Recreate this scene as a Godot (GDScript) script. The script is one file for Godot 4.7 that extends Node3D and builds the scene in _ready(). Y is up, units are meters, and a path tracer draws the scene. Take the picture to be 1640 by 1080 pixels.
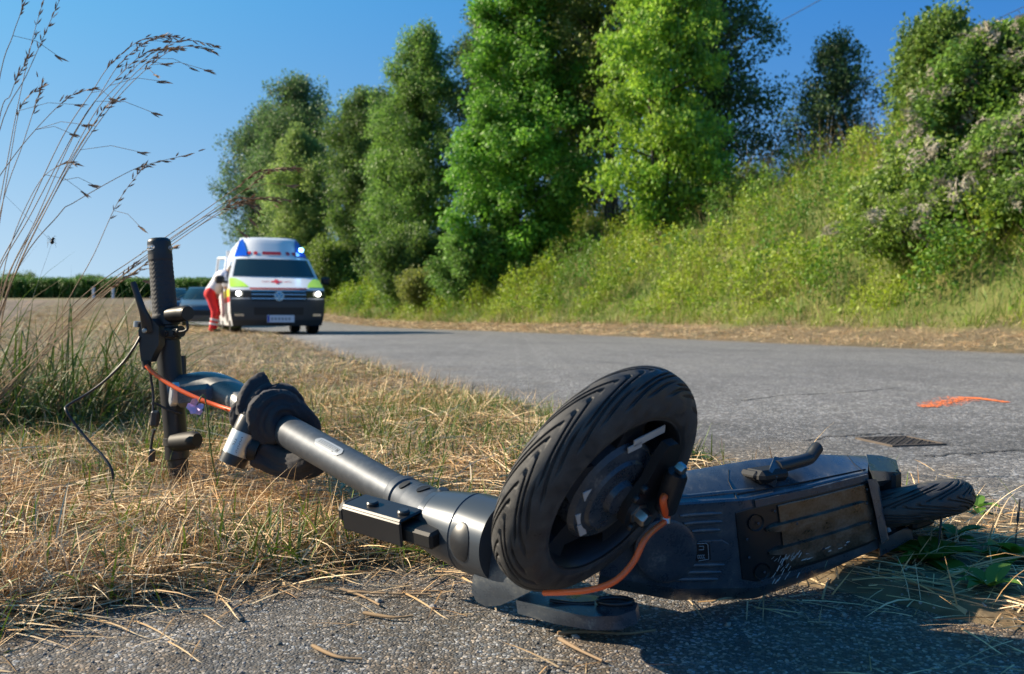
extends Node3D


func _ready():
	# camera, a low wide lens just above the tarmac
	var cam := Camera3D.new()
	cam.name = "camera"
	cam.position = Vector3(0, 0.3, 0)
	cam.rotation = Vector3(-atan(28.0 / 1440.0), 0, 0)
	var lens := CameraAttributesPhysical.new()
	lens.frustum_focal_length = 32.0
	lens.frustum_focus_distance = 1.12
	lens.frustum_near = 0.05
	lens.frustum_far = 3000.0
	lens.exposure_aperture = 10.5
	cam.attributes = lens
	cam.fov = rad_to_deg(2.0 * atan(12.0 / 32.0))
	cam.near = 0.05
	cam.far = 3000.0
	add_child(cam)
	# sky
	var env := Environment.new()
	env.background_mode = Environment.BG_SKY
	var sky := Sky.new()
	var pan := PanoramaSkyMaterial.new()
	pan.panorama = sky_picture()
	sky.sky_material = pan
	env.sky = sky
	env.background_energy_multiplier = 0.9
	env.tonemap_mode = Environment.TONE_MAPPER_LINEAR
	env.tonemap_exposure = 2.1
	env.sdfgi_enabled = true
	env.ssao_enabled = true
	env.ssil_enabled = true
	var we := WorldEnvironment.new()
	we.name = "world"
	we.environment = env
	add_child(we)
	# low sun behind the left edge of the picture
	var sun := DirectionalLight3D.new()
	sun.name = "sun"
	sun.light_energy = 1.6
	sun.light_color = Color(1.0, 0.93, 0.82)
	sun.light_angular_distance = 0.5
	sun.shadow_enabled = true
	add_child(sun)
	sun.look_at_from_position(SUN_AT * 10.0, Vector3.ZERO, Vector3.UP)
	materials()
	land()
	trees()
	ambulance()
	cars()
	medic()
	scooter()
	chain_lock()
	small_things()
	grasses()


const SUN_AT := Vector3(-0.87, 0.49, -0.14)


# clear evening sky: pale towards the horizon and towards the low sun, deep blue away from it
func sky_picture() -> ImageTexture:
	var w := 512
	var h := 256
	var im := Image.create(w, h, false, Image.FORMAT_RGBF)
	var sd := SUN_AT.normalized()
	for j in h:
		var el := (0.5 - (j + 0.5) / h) * PI
		for i in w:
			var az := (i + 0.5) / w * TAU   # 0 looks along -z
			var d := Vector3(sin(az) * cos(el), sin(el), -cos(az) * cos(el))
			var e := clampf(sin(el), 0.0, 1.0)
			var c := d.dot(sd)
			var p := exp(-pow(e * 5.2, 1.35))          # share of horizon air
			var g := pow(clampf(c * 0.5 + 0.5, 0.0, 1.0), 3.0)
			var deep := Vector3(0.0, 0.082, 0.32).lerp(Vector3(0.06, 0.33, 0.53), g)
			deep *= lerpf(1.0, 0.7, smoothstep(0.35, 1.0, e))
			var low := Vector3(0.12, 0.25, 0.37).lerp(Vector3(0.52, 0.58, 0.61), g)
			var v := deep.lerp(low, p)
			v += Vector3(1.0, 0.93, 0.8) * 0.9 * pow(maxf(c, 0.0), 60.0)
			if el < 0.0:
				v = Vector3(0.12, 0.11, 0.09)
			im.set_pixel(i, j, Color(v.x, v.y, v.z))
	return ImageTexture.create_from_image(im)


# ---------- helpers ----------
var rng := RandomNumberGenerator.new()
var M := {}
var base := Vector3.ZERO   # what part() takes off its vertices: the place of the thing being built
var names := {}
var soft := FastNoiseLite.new()


class Mb:
	var v := PackedVector3Array()
	var n := PackedVector3Array()
	var uv := PackedVector2Array()
	var c := PackedColorArray()
	var cur := Color(1, 1, 1)
	var colored := false

	func tri(a: Vector3, b: Vector3, d: Vector3, na := Vector3.ZERO, nb := Vector3.ZERO, nd := Vector3.ZERO, ua := Vector2.ZERO, ub := Vector2.ZERO, ud := Vector2.ZERO) -> void:
		v.append(a); v.append(d); v.append(b)
		n.append(na); n.append(nd); n.append(nb)
		uv.append(ua); uv.append(ud); uv.append(ub)
		c.append(cur); c.append(cur); c.append(cur)

	func quad(a: Vector3, b: Vector3, d: Vector3, e: Vector3) -> void:
		tri(a, b, d)
		tri(a, d, e)

	func loft(rings: Array, closed := true, cap_a := true, cap_b := true) -> void:
		for k in rings.size() - 1:
			var p: PackedVector3Array = rings[k]
			var q: PackedVector3Array = rings[k + 1]
			var m := p.size() if closed else p.size() - 1
			for i in m:
				var j := (i + 1) % p.size()
				quad(p[i], p[j], q[j], q[i])
		if cap_a:
			fan(rings[0], true)
		if cap_b:
			fan(rings[-1], false)

	func fan(p: PackedVector3Array, flip := false) -> void:
		var m := Vector3.ZERO
		for q in p:
			m += q
		m /= p.size()
		for i in p.size():
			var j := (i + 1) % p.size()
			if flip:
				tri(m, p[j], p[i])
			else:
				tri(m, p[i], p[j])

	# smooth round bar along points
	func tube(pts: Array, radii: Array, sides := 12, caps := true, flat := 1.0) -> void:
		var t: Vector3 = (pts[1] - pts[0]).normalized()
		var side := t.cross(Vector3.UP if absf(t.y) < 0.9 else Vector3.RIGHT).normalized()
		var rp: Array = []
		var rn: Array = []
		for k in pts.size():
			var tt: Vector3
			if k == 0:
				tt = pts[1] - pts[0]
			elif k == pts.size() - 1:
				tt = pts[k] - pts[k - 1]
			else:
				tt = (pts[k + 1] - pts[k]).normalized() + (pts[k] - pts[k - 1]).normalized()
			tt = tt.normalized()
			side = (side - tt * side.dot(tt)).normalized()
			var up := tt.cross(side)
			var a := PackedVector3Array()
			var b := PackedVector3Array()
			var r: float = radii[k] if k < radii.size() else radii[-1]
			for i in sides:
				var f := TAU * i / sides
				var o := side * cos(f) + up * sin(f) * flat
				a.append(pts[k] + o * r)
				b.append(o.normalized())
			rp.append(a)
			rn.append(b)
		for k in pts.size() - 1:
			for i in sides:
				var j := (i + 1) % sides
				tri(rp[k][i], rp[k][j], rp[k + 1][j], rn[k][i], rn[k][j], rn[k + 1][j])
				tri(rp[k][i], rp[k + 1][j], rp[k + 1][i], rn[k][i], rn[k + 1][j], rn[k + 1][i])
		if caps:
			fan(rp[0], true)
			fan(rp[-1], false)

	# profile of Vector2(radius, along) turned round an axis
	func lathe(prof: Array, at: Vector3, b: Basis, segs := 32) -> void:
		var rings: Array = []
		for p in prof:
			var a := PackedVector3Array()
			for i in segs:
				var f := TAU * i / segs
				a.append(at + b.x * (cos(f) * p.x) + b.y * (sin(f) * p.x) + b.z * p.y)
			rings.append(a)
		loft(rings, true, prof[0].x > 1e-5, prof[-1].x > 1e-5)

	# box with chamfered edges
	func box(at: Vector3, size: Vector3, b := Basis.IDENTITY, ch := 0.002) -> void:
		var h := size / 2.0
		ch = minf(ch, minf(h.x, minf(h.y, h.z)) * 0.9)
		var f := func(sx: float, sy: float, sz: float, k: int) -> Vector3:
			var p := Vector3(sx * (h.x - (0.0 if k == 0 else ch)), sy * (h.y - (0.0 if k == 1 else ch)), sz * (h.z - (0.0 if k == 2 else ch)))
			return at + b * p
		var s := [-1.0, 1.0]
		for u in s:
			var w: Array = [[u, -1, -1], [u, 1, -1], [u, 1, 1], [u, -1, 1]]
			face(f, w, 0, u > 0)
			w = [[-1, u, -1], [-1, u, 1], [1, u, 1], [1, u, -1]]
			face(f, w, 1, u > 0)
			w = [[-1, -1, u], [1, -1, u], [1, 1, u], [-1, 1, u]]
			face(f, w, 2, u > 0)
		for x in s:
			for y in s:
				quad2(f.call(x, y, -1, 0), f.call(x, y, 1, 0), f.call(x, y, 1, 1), f.call(x, y, -1, 1), x * y < 0)
				quad2(f.call(x, -1, y, 0), f.call(x, 1, y, 0), f.call(x, 1, y, 2), f.call(x, -1, y, 2), x * y > 0)
				quad2(f.call(-1, x, y, 1), f.call(1, x, y, 1), f.call(1, x, y, 2), f.call(-1, x, y, 2), x * y < 0)
				for z in s:
					var p0: Vector3 = f.call(x, y, z, 0)
					var p1: Vector3 = f.call(x, y, z, 1)
					var p2: Vector3 = f.call(x, y, z, 2)
					if x * y * z > 0:
						tri(p0, p1, p2)
					else:
						tri(p0, p2, p1)

	func face(f: Callable, w: Array, k: int, keep: bool) -> void:
		quad2(f.call(w[0][0], w[0][1], w[0][2], k), f.call(w[1][0], w[1][1], w[1][2], k), f.call(w[2][0], w[2][1], w[2][2], k), f.call(w[3][0], w[3][1], w[3][2], k), not keep)

	func quad2(a: Vector3, b: Vector3, d: Vector3, e: Vector3, flip: bool) -> void:
		if flip:
			quad(a, e, d, b)
		else:
			quad(a, b, d, e)

	# flat outline with thickness
	func plate(pts: PackedVector3Array, back: Vector3) -> void:
		var q := PackedVector3Array()
		for p in pts:
			q.append(p + back)
		loft([pts, q])

	# grid of points, smooth
	func grid(p: PackedVector3Array, nu: int, nv: int, wrap_u := false, wrap_v := false, cols := PackedColorArray()) -> void:
		var nn := PackedVector3Array()
		nn.resize(p.size())
		for i in nu:
			for j in nv:
				var i0 := (i - 1 + nu) % nu if wrap_u else maxi(i - 1, 0)
				var i1 := (i + 1) % nu if wrap_u else mini(i + 1, nu - 1)
				var j0 := (j - 1 + nv) % nv if wrap_v else maxi(j - 1, 0)
				var j1 := (j + 1) % nv if wrap_v else mini(j + 1, nv - 1)
				nn[i * nv + j] = (p[i1 * nv + j] - p[i0 * nv + j]).cross(p[i * nv + j1] - p[i * nv + j0]).normalized()
		for i in (nu if wrap_u else nu - 1):
			var k := (i + 1) % nu
			for j in (nv if wrap_v else nv - 1):
				var l := (j + 1) % nv
				var a := i * nv + j
				var b := k * nv + j
				var d := k * nv + l
				var e := i * nv + l
				if cols.size():
					for q in [a, d, b, a, e, d]:
						v.append(p[q]); n.append(nn[q]); uv.append(Vector2.ZERO); c.append(cols[q])
				else:
					tri(p[a], p[b], p[d], nn[a], nn[b], nn[d])
					tri(p[a], p[d], p[e], nn[a], nn[d], nn[e])

	# ribbon of a leaf or blade
	func blade(p: Array, width: float, side: Vector3, ca: Color, cb: Color, wide_at := 0.3) -> void:
		var m := p.size() - 1
		for k in m:
			var f0 := float(k) / m
			var f1 := float(k + 1) / m
			var w0 := width * (minf(0.55 + f0 / wide_at * 0.45, 1.0) if f0 < wide_at else 1.0 - (f0 - wide_at) / (1.0 - wide_at)) * 0.5
			var w1 := width * (minf(0.55 + f1 / wide_at * 0.45, 1.0) if f1 < wide_at else 1.0 - (f1 - wide_at) / (1.0 - wide_at)) * 0.5
			var a: Vector3 = p[k] - side * w0
			var b: Vector3 = p[k] + side * w0
			var d: Vector3 = p[k + 1] + side * w1
			var e: Vector3 = p[k + 1] - side * w1
			cur = ca.lerp(cb, f0)
			var nn := (b - a).cross(e - a).normalized()
			tri(a, b, d, nn, nn, nn)
			if k < m - 1:
				tri(a, d, e, nn, nn, nn)
		cur = Color(1, 1, 1)

	func mesh(off := Vector3.ZERO, crease := 40.0) -> ArrayMesh:
		var cc := cos(deg_to_rad(crease))
		var at := {}
		var fn := PackedVector3Array()
		var need := false
		for i in range(0, v.size(), 3):
			if n[i] == Vector3.ZERO:
				need = true
		if need:
			fn.resize(v.size() / 3)
			for i in range(0, v.size(), 3):
				if n[i] != Vector3.ZERO:
					continue
				fn[i / 3] = (v[i + 2] - v[i]).cross(v[i + 1] - v[i])
				for k in 3:
					var key := Vector3i((v[i + k] * 20000.0).round())
					if at.has(key):
						at[key].append(i / 3)
					else:
						at[key] = [i / 3]
			for i in range(0, v.size(), 3):
				if n[i] != Vector3.ZERO:
					continue
				var mine := fn[i / 3].normalized()
				for k in 3:
					var s := Vector3.ZERO
					for q in at[Vector3i((v[i + k] * 20000.0).round())]:
						if fn[q].normalized().dot(mine) >= cc:
							s += fn[q]
					s = s.normalized()
					n[i + k] = s if s != Vector3.ZERO else Vector3.UP
		var vv := v
		if off != Vector3.ZERO:
			for i in vv.size():
				vv[i] -= off
		var arr := []
		arr.resize(Mesh.ARRAY_MAX)
		arr[Mesh.ARRAY_VERTEX] = vv
		arr[Mesh.ARRAY_NORMAL] = n
		arr[Mesh.ARRAY_TEX_UV] = uv
		if colored:
			arr[Mesh.ARRAY_COLOR] = c
		var am := ArrayMesh.new()
		am.add_surface_from_arrays(Mesh.PRIMITIVE_TRIANGLES, arr)
		return am


# many thin blades in one mesh
class Turf:
	var v := PackedVector3Array()
	var n := PackedVector3Array()
	var c := PackedColorArray()
	var ix := PackedInt32Array()

	func strand(p: Vector3, d: Vector3, l: float, width: float, segs: int, droop: float, turn: float, roll: float, ca: Color, cb: Color, floor_y: float) -> void:
		var side := d.cross(Vector3.UP).normalized()
		side = (side * cos(roll) + d.cross(side) * sin(roll)) * (width * 0.5)
		var first := v.size()
		var step := l / segs
		for k in segs + 1:
			var f := float(k) / segs
			var nn := side.cross(d).normalized()
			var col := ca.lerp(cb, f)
			if k == segs:
				v.append(p); n.append(nn); c.append(col)
			else:
				var w := side * (1.0 - f * f * 0.85)
				v.append(p - w); v.append(p + w)
				n.append(nn); n.append(nn)
				c.append(col); c.append(col)
			p += d * step
			p.y = maxf(p.y, floor_y)
			d = Vector3(d.x + side.x * turn * 90.0 * width, d.y - droop, d.z + side.z * turn * 90.0 * width).normalized()
		for k in segs:
			var a := first + k * 2
			ix.append(a); ix.append(a + 2); ix.append(a + 1)
			if k < segs - 1:
				ix.append(a + 1); ix.append(a + 2); ix.append(a + 3)

	func mesh() -> ArrayMesh:
		var arr := []
		arr.resize(Mesh.ARRAY_MAX)
		arr[Mesh.ARRAY_VERTEX] = v
		arr[Mesh.ARRAY_NORMAL] = n
		arr[Mesh.ARRAY_COLOR] = c
		arr[Mesh.ARRAY_INDEX] = ix
		var am := ArrayMesh.new()
		am.add_surface_from_arrays(Mesh.PRIMITIVE_TRIANGLES, arr)
		return am


func numbered(called: String) -> String:
	if not names.has(called):
		names[called] = 0
		return called
	names[called] += 1
	return "%s_%03d" % [called, names[called]]


func thing(called: String, label: String, category: String, at := Vector3.ZERO, group := "") -> Node3D:
	var o := Node3D.new()
	o.name = numbered(called)
	o.position = at
	o.set_meta("label", label)
	o.set_meta("category", category)
	if group:
		o.set_meta("group", group)
	add_child(o)
	base = at
	return o


func part(called: String, mb: Mb, mat: Material, parent: Node3D, crease := 40.0) -> MeshInstance3D:
	var o := MeshInstance3D.new()
	o.name = called
	o.mesh = mb.mesh(base, crease)
	o.material_override = mat
	parent.add_child(o, true)
	return o


func structure(called: String, mb: Mb, mat: Material, kind := "structure", crease := 40.0) -> MeshInstance3D:
	base = Vector3.ZERO
	var o := MeshInstance3D.new()
	o.name = numbered(called)
	o.mesh = mb.mesh(base, crease)
	o.material_override = mat
	o.set_meta("kind", kind)
	add_child(o)
	return o


func scatter(called: String, mesh: Mesh, mat: Material, where: Array, tint: Array, parent: Node3D = self) -> MultiMeshInstance3D:
	var mm := MultiMesh.new()
	mm.transform_format = MultiMesh.TRANSFORM_3D
	mm.use_colors = true
	mm.mesh = mesh
	mm.instance_count = where.size()
	for i in where.size():
		var t: Transform3D = where[i]
		var k: Color = tint[i] if tint.size() > i else Color(1, 1, 1)
		mm.set_instance_transform(i, t)
		mm.set_instance_color(i, k)
	var o := MultiMeshInstance3D.new()
	o.name = numbered(called) if parent == self else called
	o.multimesh = mm
	o.material_override = mat
	o.set_meta("kind", "stuff")
	parent.add_child(o, true)
	return o


func smooth_line(p: Array, k := 6) -> Array:
	var out := []
	for i in p.size() - 1:
		var a: Vector3 = p[maxi(i - 1, 0)]
		var b: Vector3 = p[i]
		var c: Vector3 = p[i + 1]
		var d: Vector3 = p[mini(i + 2, p.size() - 1)]
		for j in k:
			out.append(b.cubic_interpolate(c, a, d, float(j) / k))
	out.append(p[-1])
	return out


func basis_of(z: Vector3, hint := Vector3.UP) -> Basis:
	z = z.normalized()
	if absf(z.dot(hint.normalized())) > 0.98:
		hint = Vector3.RIGHT
	var x := hint.cross(z).normalized()
	return Basis(x, z.cross(x), z)


func r(a: float, b: float) -> float:
	return rng.randf_range(a, b)


# ---------- materials ----------
func lin(c: Color) -> Color:
	return c.linear_to_srgb()


func ramp_bytes(bytes: PackedByteArray, cols: Array, stops: Array) -> PackedByteArray:
	var lut := []
	for i in 256:
		var f := i / 255.0
		var k := 0
		while k < stops.size() - 2 and f > stops[k + 1]:
			k += 1
		var c: Color = cols[k].lerp(cols[k + 1], clampf((f - stops[k]) / maxf(stops[k + 1] - stops[k], 1e-4), 0.0, 1.0))
		lut.append(lin(c))
	var out := PackedByteArray()
	out.resize(bytes.size() * 3)
	for i in bytes.size():
		var c: Color = lut[bytes[i]]
		out[i * 3] = int(clampf(c.r * 255.0, 0, 255))
		out[i * 3 + 1] = int(clampf(c.g * 255.0, 0, 255))
		out[i * 3 + 2] = int(clampf(c.b * 255.0, 0, 255))
	return out


func noise_bytes(seed_: int, freq: float, size: int, oct := 4, type := FastNoiseLite.TYPE_SIMPLEX_SMOOTH) -> PackedByteArray:
	var f := FastNoiseLite.new()
	f.seed = seed_
	f.frequency = freq
	f.noise_type = type
	f.fractal_octaves = oct
	var im := f.get_seamless_image(size, size)
	im.convert(Image.FORMAT_L8)
	return im.get_data()


func tex_of(bytes: PackedByteArray, size: int, fmt := Image.FORMAT_RGB8) -> ImageTexture:
	return ImageTexture.create_from_image(Image.create_from_data(size, size, false, fmt, bytes))


func mat(called: String, col: Color, rough := 0.6, metal := 0.0) -> StandardMaterial3D:
	var m := StandardMaterial3D.new()
	m.resource_name = called
	m.albedo_color = lin(col)
	m.roughness = rough
	m.metallic = metal
	M[called] = m
	return m


func world_tex(m: StandardMaterial3D, t: Texture2D, tile: float, in_world := true) -> void:
	m.albedo_texture = t
	m.albedo_color = Color(1, 1, 1)
	m.uv1_triplanar = true
	m.uv1_world_triplanar = in_world
	m.uv1_scale = Vector3.ONE / tile


func leafy(called: String, through := 0.5, rough := 0.6) -> StandardMaterial3D:
	var m := mat(called, Color(1, 1, 1), rough)
	m.vertex_color_use_as_albedo = true
	m.backlight_enabled = true
	m.backlight = Color(through, through, through)
	m.cull_mode = BaseMaterial3D.CULL_DISABLED
	return m


# grey stones of several sizes set in dark binder: colour and height
func asphalt(called: String, seed_: int, tile: float, dark: float, light: float, warm: float, relief: float, grain: float) -> StandardMaterial3D:
	var n := 1024
	var a := FastNoiseLite.new()
	a.seed = seed_
	a.noise_type = FastNoiseLite.TYPE_CELLULAR
	a.fractal_type = FastNoiseLite.FRACTAL_NONE
	a.frequency = grain
	a.cellular_return_type = FastNoiseLite.RETURN_CELL_VALUE
	var im := a.get_seamless_image(n, n)
	im.convert(Image.FORMAT_L8)
	var cell := im.get_data()
	a.cellular_return_type = FastNoiseLite.RETURN_DISTANCE2_SUB
	im = a.get_seamless_image(n, n)
	im.convert(Image.FORMAT_L8)
	var gap := im.get_data()
	var fine := noise_bytes(seed_ + 3, 0.2, n, 3)
	var wide := noise_bytes(seed_ + 5, 0.006, n, 5)
	var rgb := PackedByteArray()
	rgb.resize(n * n * 3)
	var hb := PackedByteArray()
	hb.resize(n * n)
	for i in n * n:
		var g := clampf(gap[i] / 95.0, 0.0, 1.0)
		var cv := cell[i] / 255.0
		var s := lerpf(dark, light, cv * cv * cv * 0.8 + 0.2 * fine[i] / 255.0)
		var up := g * (0.45 + 0.55 * fposmod(cv * 7.3, 1.0))
		s = lerpf(dark * 0.55, s, smoothstep(0.05, 0.4, g)) * (0.82 + 0.36 * wide[i] / 255.0)
		var w := warm * (fposmod(cv * 13.7, 1.0) - 0.25)
		rgb[i * 3] = int(clampf(pow(s * (1.0 + w), 0.4545) * 255.0, 0, 255))
		rgb[i * 3 + 1] = int(clampf(pow(s, 0.4545) * 255.0, 0, 255))
		rgb[i * 3 + 2] = int(clampf(pow(s * (1.0 - w * 1.1), 0.4545) * 255.0, 0, 255))
		hb[i] = int(clampf(up * 210.0 + fine[i] * 0.17, 0, 255))
	var m := mat(called, Color(1, 1, 1), 0.82)
	world_tex(m, tex_of(rgb, n), tile)
	m.heightmap_enabled = true
	m.heightmap_texture = tex_of(hb, n, Image.FORMAT_L8)
	m.heightmap_scale = relief
	m.vertex_color_use_as_albedo = true
	return m


func materials() -> void:
	rng.seed = 11
	soft.seed = 5
	soft.frequency = 1.0
	soft.fractal_octaves = 4
	asphalt("road_asphalt", 21, 0.8, 0.09, 0.50, 0.09, 0.14, 0.085)
	asphalt("path_asphalt", 44, 0.5, 0.04, 0.50, 0.30, 0.16, 0.13)
	# soil
	var s := mat("soil", Color(1, 1, 1), 0.95)
	var b := noise_bytes(3, 0.02, 512, 6)
	world_tex(s, tex_of(ramp_bytes(b, [Color(0.45, 0.42, 0.38), Color(0.8, 0.78, 0.72), Color(1, 1, 1)], [0.2, 0.5, 0.85]), 512), 0.6)
	s.vertex_color_use_as_albedo = true
	s.heightmap_enabled = true
	s.heightmap_texture = tex_of(b, 512, Image.FORMAT_L8)
	s.heightmap_scale = 0.8
	# plants
	leafy("straw", 0.35, 0.85)
	leafy("blades", 0.8, 0.6)
	leafy("leaves", 0.95, 0.5)
	leafy("seed", 0.5, 0.8)
	var k := mat("bark", Color(1, 1, 1), 0.9)
	world_tex(k, tex_of(ramp_bytes(noise_bytes(8, 0.03, 256, 4), [Color(0.03, 0.025, 0.02), Color(0.12, 0.10, 0.08)], [0.25, 0.75]), 256), 0.5)
	# dusty dark plastics and paint of the scooter
	var dust := noise_bytes(31, 0.012, 512, 6)
	var fine := noise_bytes(33, 0.11, 512, 4)
	var mix := PackedByteArray()
	mix.resize(dust.size())
	for i in dust.size():
		mix[i] = int(clampf(dust[i] * 0.65 + fine[i] * 0.35, 0, 255))
	var rough_t := tex_of(mix, 512, Image.FORMAT_L8)
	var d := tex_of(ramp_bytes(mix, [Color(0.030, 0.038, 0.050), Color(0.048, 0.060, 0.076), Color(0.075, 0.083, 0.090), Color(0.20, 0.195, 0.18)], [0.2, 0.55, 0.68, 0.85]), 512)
	var d2 := tex_of(ramp_bytes(mix, [Color(0.03, 0.03, 0.032), Color(0.058, 0.057, 0.057), Color(0.105, 0.1, 0.092)], [0.2, 0.55, 0.9]), 512)
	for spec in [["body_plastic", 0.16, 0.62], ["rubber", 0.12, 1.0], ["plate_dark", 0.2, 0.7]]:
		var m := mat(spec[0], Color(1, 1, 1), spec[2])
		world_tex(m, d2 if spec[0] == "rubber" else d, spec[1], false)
		m.roughness_texture = rough_t
		m.roughness_texture_channel = BaseMaterial3D.TEXTURE_CHANNEL_RED
	M["body_plastic"].roughness = 0.7
	M["body_plastic"].clearcoat_enabled = true
	M["body_plastic"].clearcoat = 0.6
	M["body_plastic"].clearcoat_roughness = 0.3
	M["rubber"].roughness = 1.3
	M["rubber"].metallic_specular = 0.4
	mat("cover_black", Color(0.012, 0.013, 0.015), 0.38)
	var gm := mat("grey_metal", Color(1, 1, 1), 0.5, 0.55)
	world_tex(gm, tex_of(ramp_bytes(mix, [Color(0.05, 0.058, 0.072), Color(0.07, 0.08, 0.098), Color(0.13, 0.14, 0.15)], [0.2, 0.6, 0.95]), 512), 0.1, false)
	var pm := mat("panel_metal", Color(1, 1, 1), 0.42, 0.8)
	world_tex(pm, tex_of(ramp_bytes(mix, [Color(0.07, 0.06, 0.048), Color(0.17, 0.15, 0.125), Color(0.32, 0.29, 0.25)], [0.25, 0.55, 0.9]), 512), 0.22, false)
	pm.roughness_texture = rough_t
	pm.roughness = 0.8
	mat("neck_plastic", Color(0.06, 0.07, 0.085), 0.32, 0.4)
	mat("black_plastic", Color(0.014, 0.014, 0.016), 0.42)
	mat("black_satin", Color(0.02, 0.021, 0.024), 0.36)
	mat("deep_black", Color(0.006, 0.006, 0.007), 0.6)
	var rb := mat("grip_rubber", Color(0.028, 0.03, 0.035), 0.7)
	rb.rim_enabled = false
	mat("orange_cable", Color(0.88, 0.13, 0.03), 0.4)
	mat("steel", Color(0.36, 0.35, 0.34), 0.36, 1.0)
	mat("lock_silver", Color(0.52, 0.51, 0.50), 0.34, 0.75)
	mat("print_dark", Color(0.03, 0.03, 0.035), 0.5)
	mat("print_pale", Color(0.30, 0.32, 0.34), 0.5)
	mat("sticker", Color(0.26, 0.28, 0.31), 0.4, 0.1)
	mat("scratch", Color(0.48, 0.48, 0.46), 0.7)
	mat("lens", Color(0.42, 0.43, 0.44), 0.12)
	var fa := mat("fabric", Color(1, 1, 1), 0.85)
	world_tex(fa, tex_of(ramp_bytes(fine, [Color(0.010, 0.010, 0.014), Color(0.040, 0.040, 0.048)], [0.2, 0.9]), 512), 0.05, false)
	fa.rim_enabled = true
	fa.rim = 0.12
	# vehicles and people
	var wp := mat("white_paint", Color(0.68, 0.69, 0.71), 0.3)
	wp.clearcoat_enabled = true
	wp.clearcoat = 0.6
	mat("van_grey", Color(0.035, 0.038, 0.042), 0.5)
	mat("van_black", Color(0.01, 0.01, 0.011), 0.5)
	mat("chrome", Color(0.6, 0.62, 0.65), 0.18, 1.0)
	var gl := mat("dark_glass", Color(0.012, 0.018, 0.022), 0.06)
	gl.metallic_specular = 0.6
	mat("red_film", Color(0.55, 0.015, 0.02), 0.35)
	mat("lime_film", Color(0.45, 0.75, 0.02), 0.35)
	mat("yellow_film", Color(0.85, 0.70, 0.03), 0.35)
	mat("blue_lens", Color(0.006, 0.06, 0.42), 0.15)
	mat("blue_badge", Color(0.10, 0.30, 0.52), 0.25, 0.6)
	var l := mat("headlamp_glow", Color(0.9, 0.9, 0.9), 0.3)
	l.emission_enabled = true
	l.emission = Color(1.0, 0.98, 0.92)
	l.emission_energy_multiplier = 6.0
	l = mat("blue_flash", Color(0.5, 0.7, 1.0), 0.3)
	l.emission_enabled = true
	l.emission = Color(0.45, 0.75, 1.0)
	l.emission_energy_multiplier = 5.0
	mat("plate_white", Color(0.66, 0.66, 0.72), 0.4)
	mat("plate_blue", Color(0.03, 0.07, 0.45), 0.4)
	var cb := mat("blue_car_paint", Color(0.02, 0.055, 0.12), 0.25, 0.3)
	cb.clearcoat_enabled = true
	cb = mat("grey_car_paint", Color(0.06, 0.08, 0.11), 0.28, 0.4)
	cb.clearcoat_enabled = true
	mat("skin", Color(0.40, 0.22, 0.15), 0.55)
	mat("red_cloth", Color(0.62, 0.015, 0.02), 0.8)
	mat("white_cloth", Color(0.70, 0.68, 0.74), 0.85)
	mat("reflective_band", Color(0.62, 0.62, 0.62), 0.4)
	mat("hair", Color(0.03, 0.02, 0.015), 0.6)
	mat("wire", Color(0.09, 0.09, 0.10), 0.5)
	var sp := mat("orange_spray", Color(0.95, 0.21, 0.045), 0.85)
	sp.resource_name = "orange_spray"
	mat("iron", Color(0.03, 0.027, 0.026), 0.7, 0.2)
	mat("tar", Color(0.045, 0.045, 0.047), 0.9)
	mat("rust", Color(0.09, 0.07, 0.055), 0.85)
	mat("gap_light_grey", Color(0.58, 0.58, 0.57), 0.5, 0.1)  # pale tone painted as the brightness showing between the wheel spokes
	mat("petal", Color(0.52, 0.36, 0.60), 0.7)
	mat("stone", Color(0.30, 0.29, 0.27), 0.85)
	mat("twig", Color(0.26, 0.17, 0.09), 0.8)
	mat("dry_stem", Color(0.26, 0.18, 0.11), 0.85)
	mat("stem_green", Color(0.08, 0.12, 0.03), 0.6)


# ---------- land ----------
# road coordinates: s across (0 = left edge, 5.95 = right edge), t along, away from the camera
func across(x: float, z: float) -> float:
	return (x - 0.089) * 0.9538 - (z + 2.57) * 0.3005


func along(x: float, z: float) -> float:
	return -(x - 0.089) * 0.3005 - (z + 2.57) * 0.9538


func bend(t: float) -> float:
	return -6.5 * smoothstep(14.0, 66.0, t)


func road_point(s: float, t: float) -> Vector3:
	s += bend(t)
	return Vector3(0.089 + s * 0.9538 - t * 0.3005, 0.0, -2.57 - s * 0.3005 - t * 0.9538)


func pick(px: Array, py: Array, x: float) -> float:
	if x <= px[0]:
		return py[0]
	for i in px.size() - 1:
		if x < px[i + 1]:
			return lerpf(py[i], py[i + 1], (x - px[i]) / (px[i + 1] - px[i]))
	return py[-1]


func left_edge(t: float) -> float:
	return pick([-8.0, -3.43, -2.3, -1.36, -0.74, 0.0], [4.2, 1.34, 0.754, 0.288, 0.101, 0.0], t) + 0.05 * soft.get_noise_1d(t * 2.2)


func path_edge(x: float) -> float:
	return pick([-3.0, -1.2, -0.504, -0.373, -0.0965, 0.15, 0.353, 0.494, 1.2, 2.2], [0.6, -0.40, -0.855, -1.0, -1.135, -1.12, -0.998, -0.867, -0.35, 0.5], x) + 0.035 * soft.get_noise_1d(x * 5.0 + 40.0)


# how far inside the verge: positive on grass, negative on tarmac
func on_verge(x: float, z: float) -> float:
	var s := across(x, z)
	var t := along(x, z)
	var sp := s - bend(t)
	var a := maxf(left_edge(t) - sp, sp - 5.95)
	return minf(a, (path_edge(x) - z) * 0.8)


# the whole land climbs gently far away
func climb(z: float) -> float:
	return maxf(-z - 10.0, 0.0) * 0.031 * smoothstep(28.0, 62.0, -z)


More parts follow.
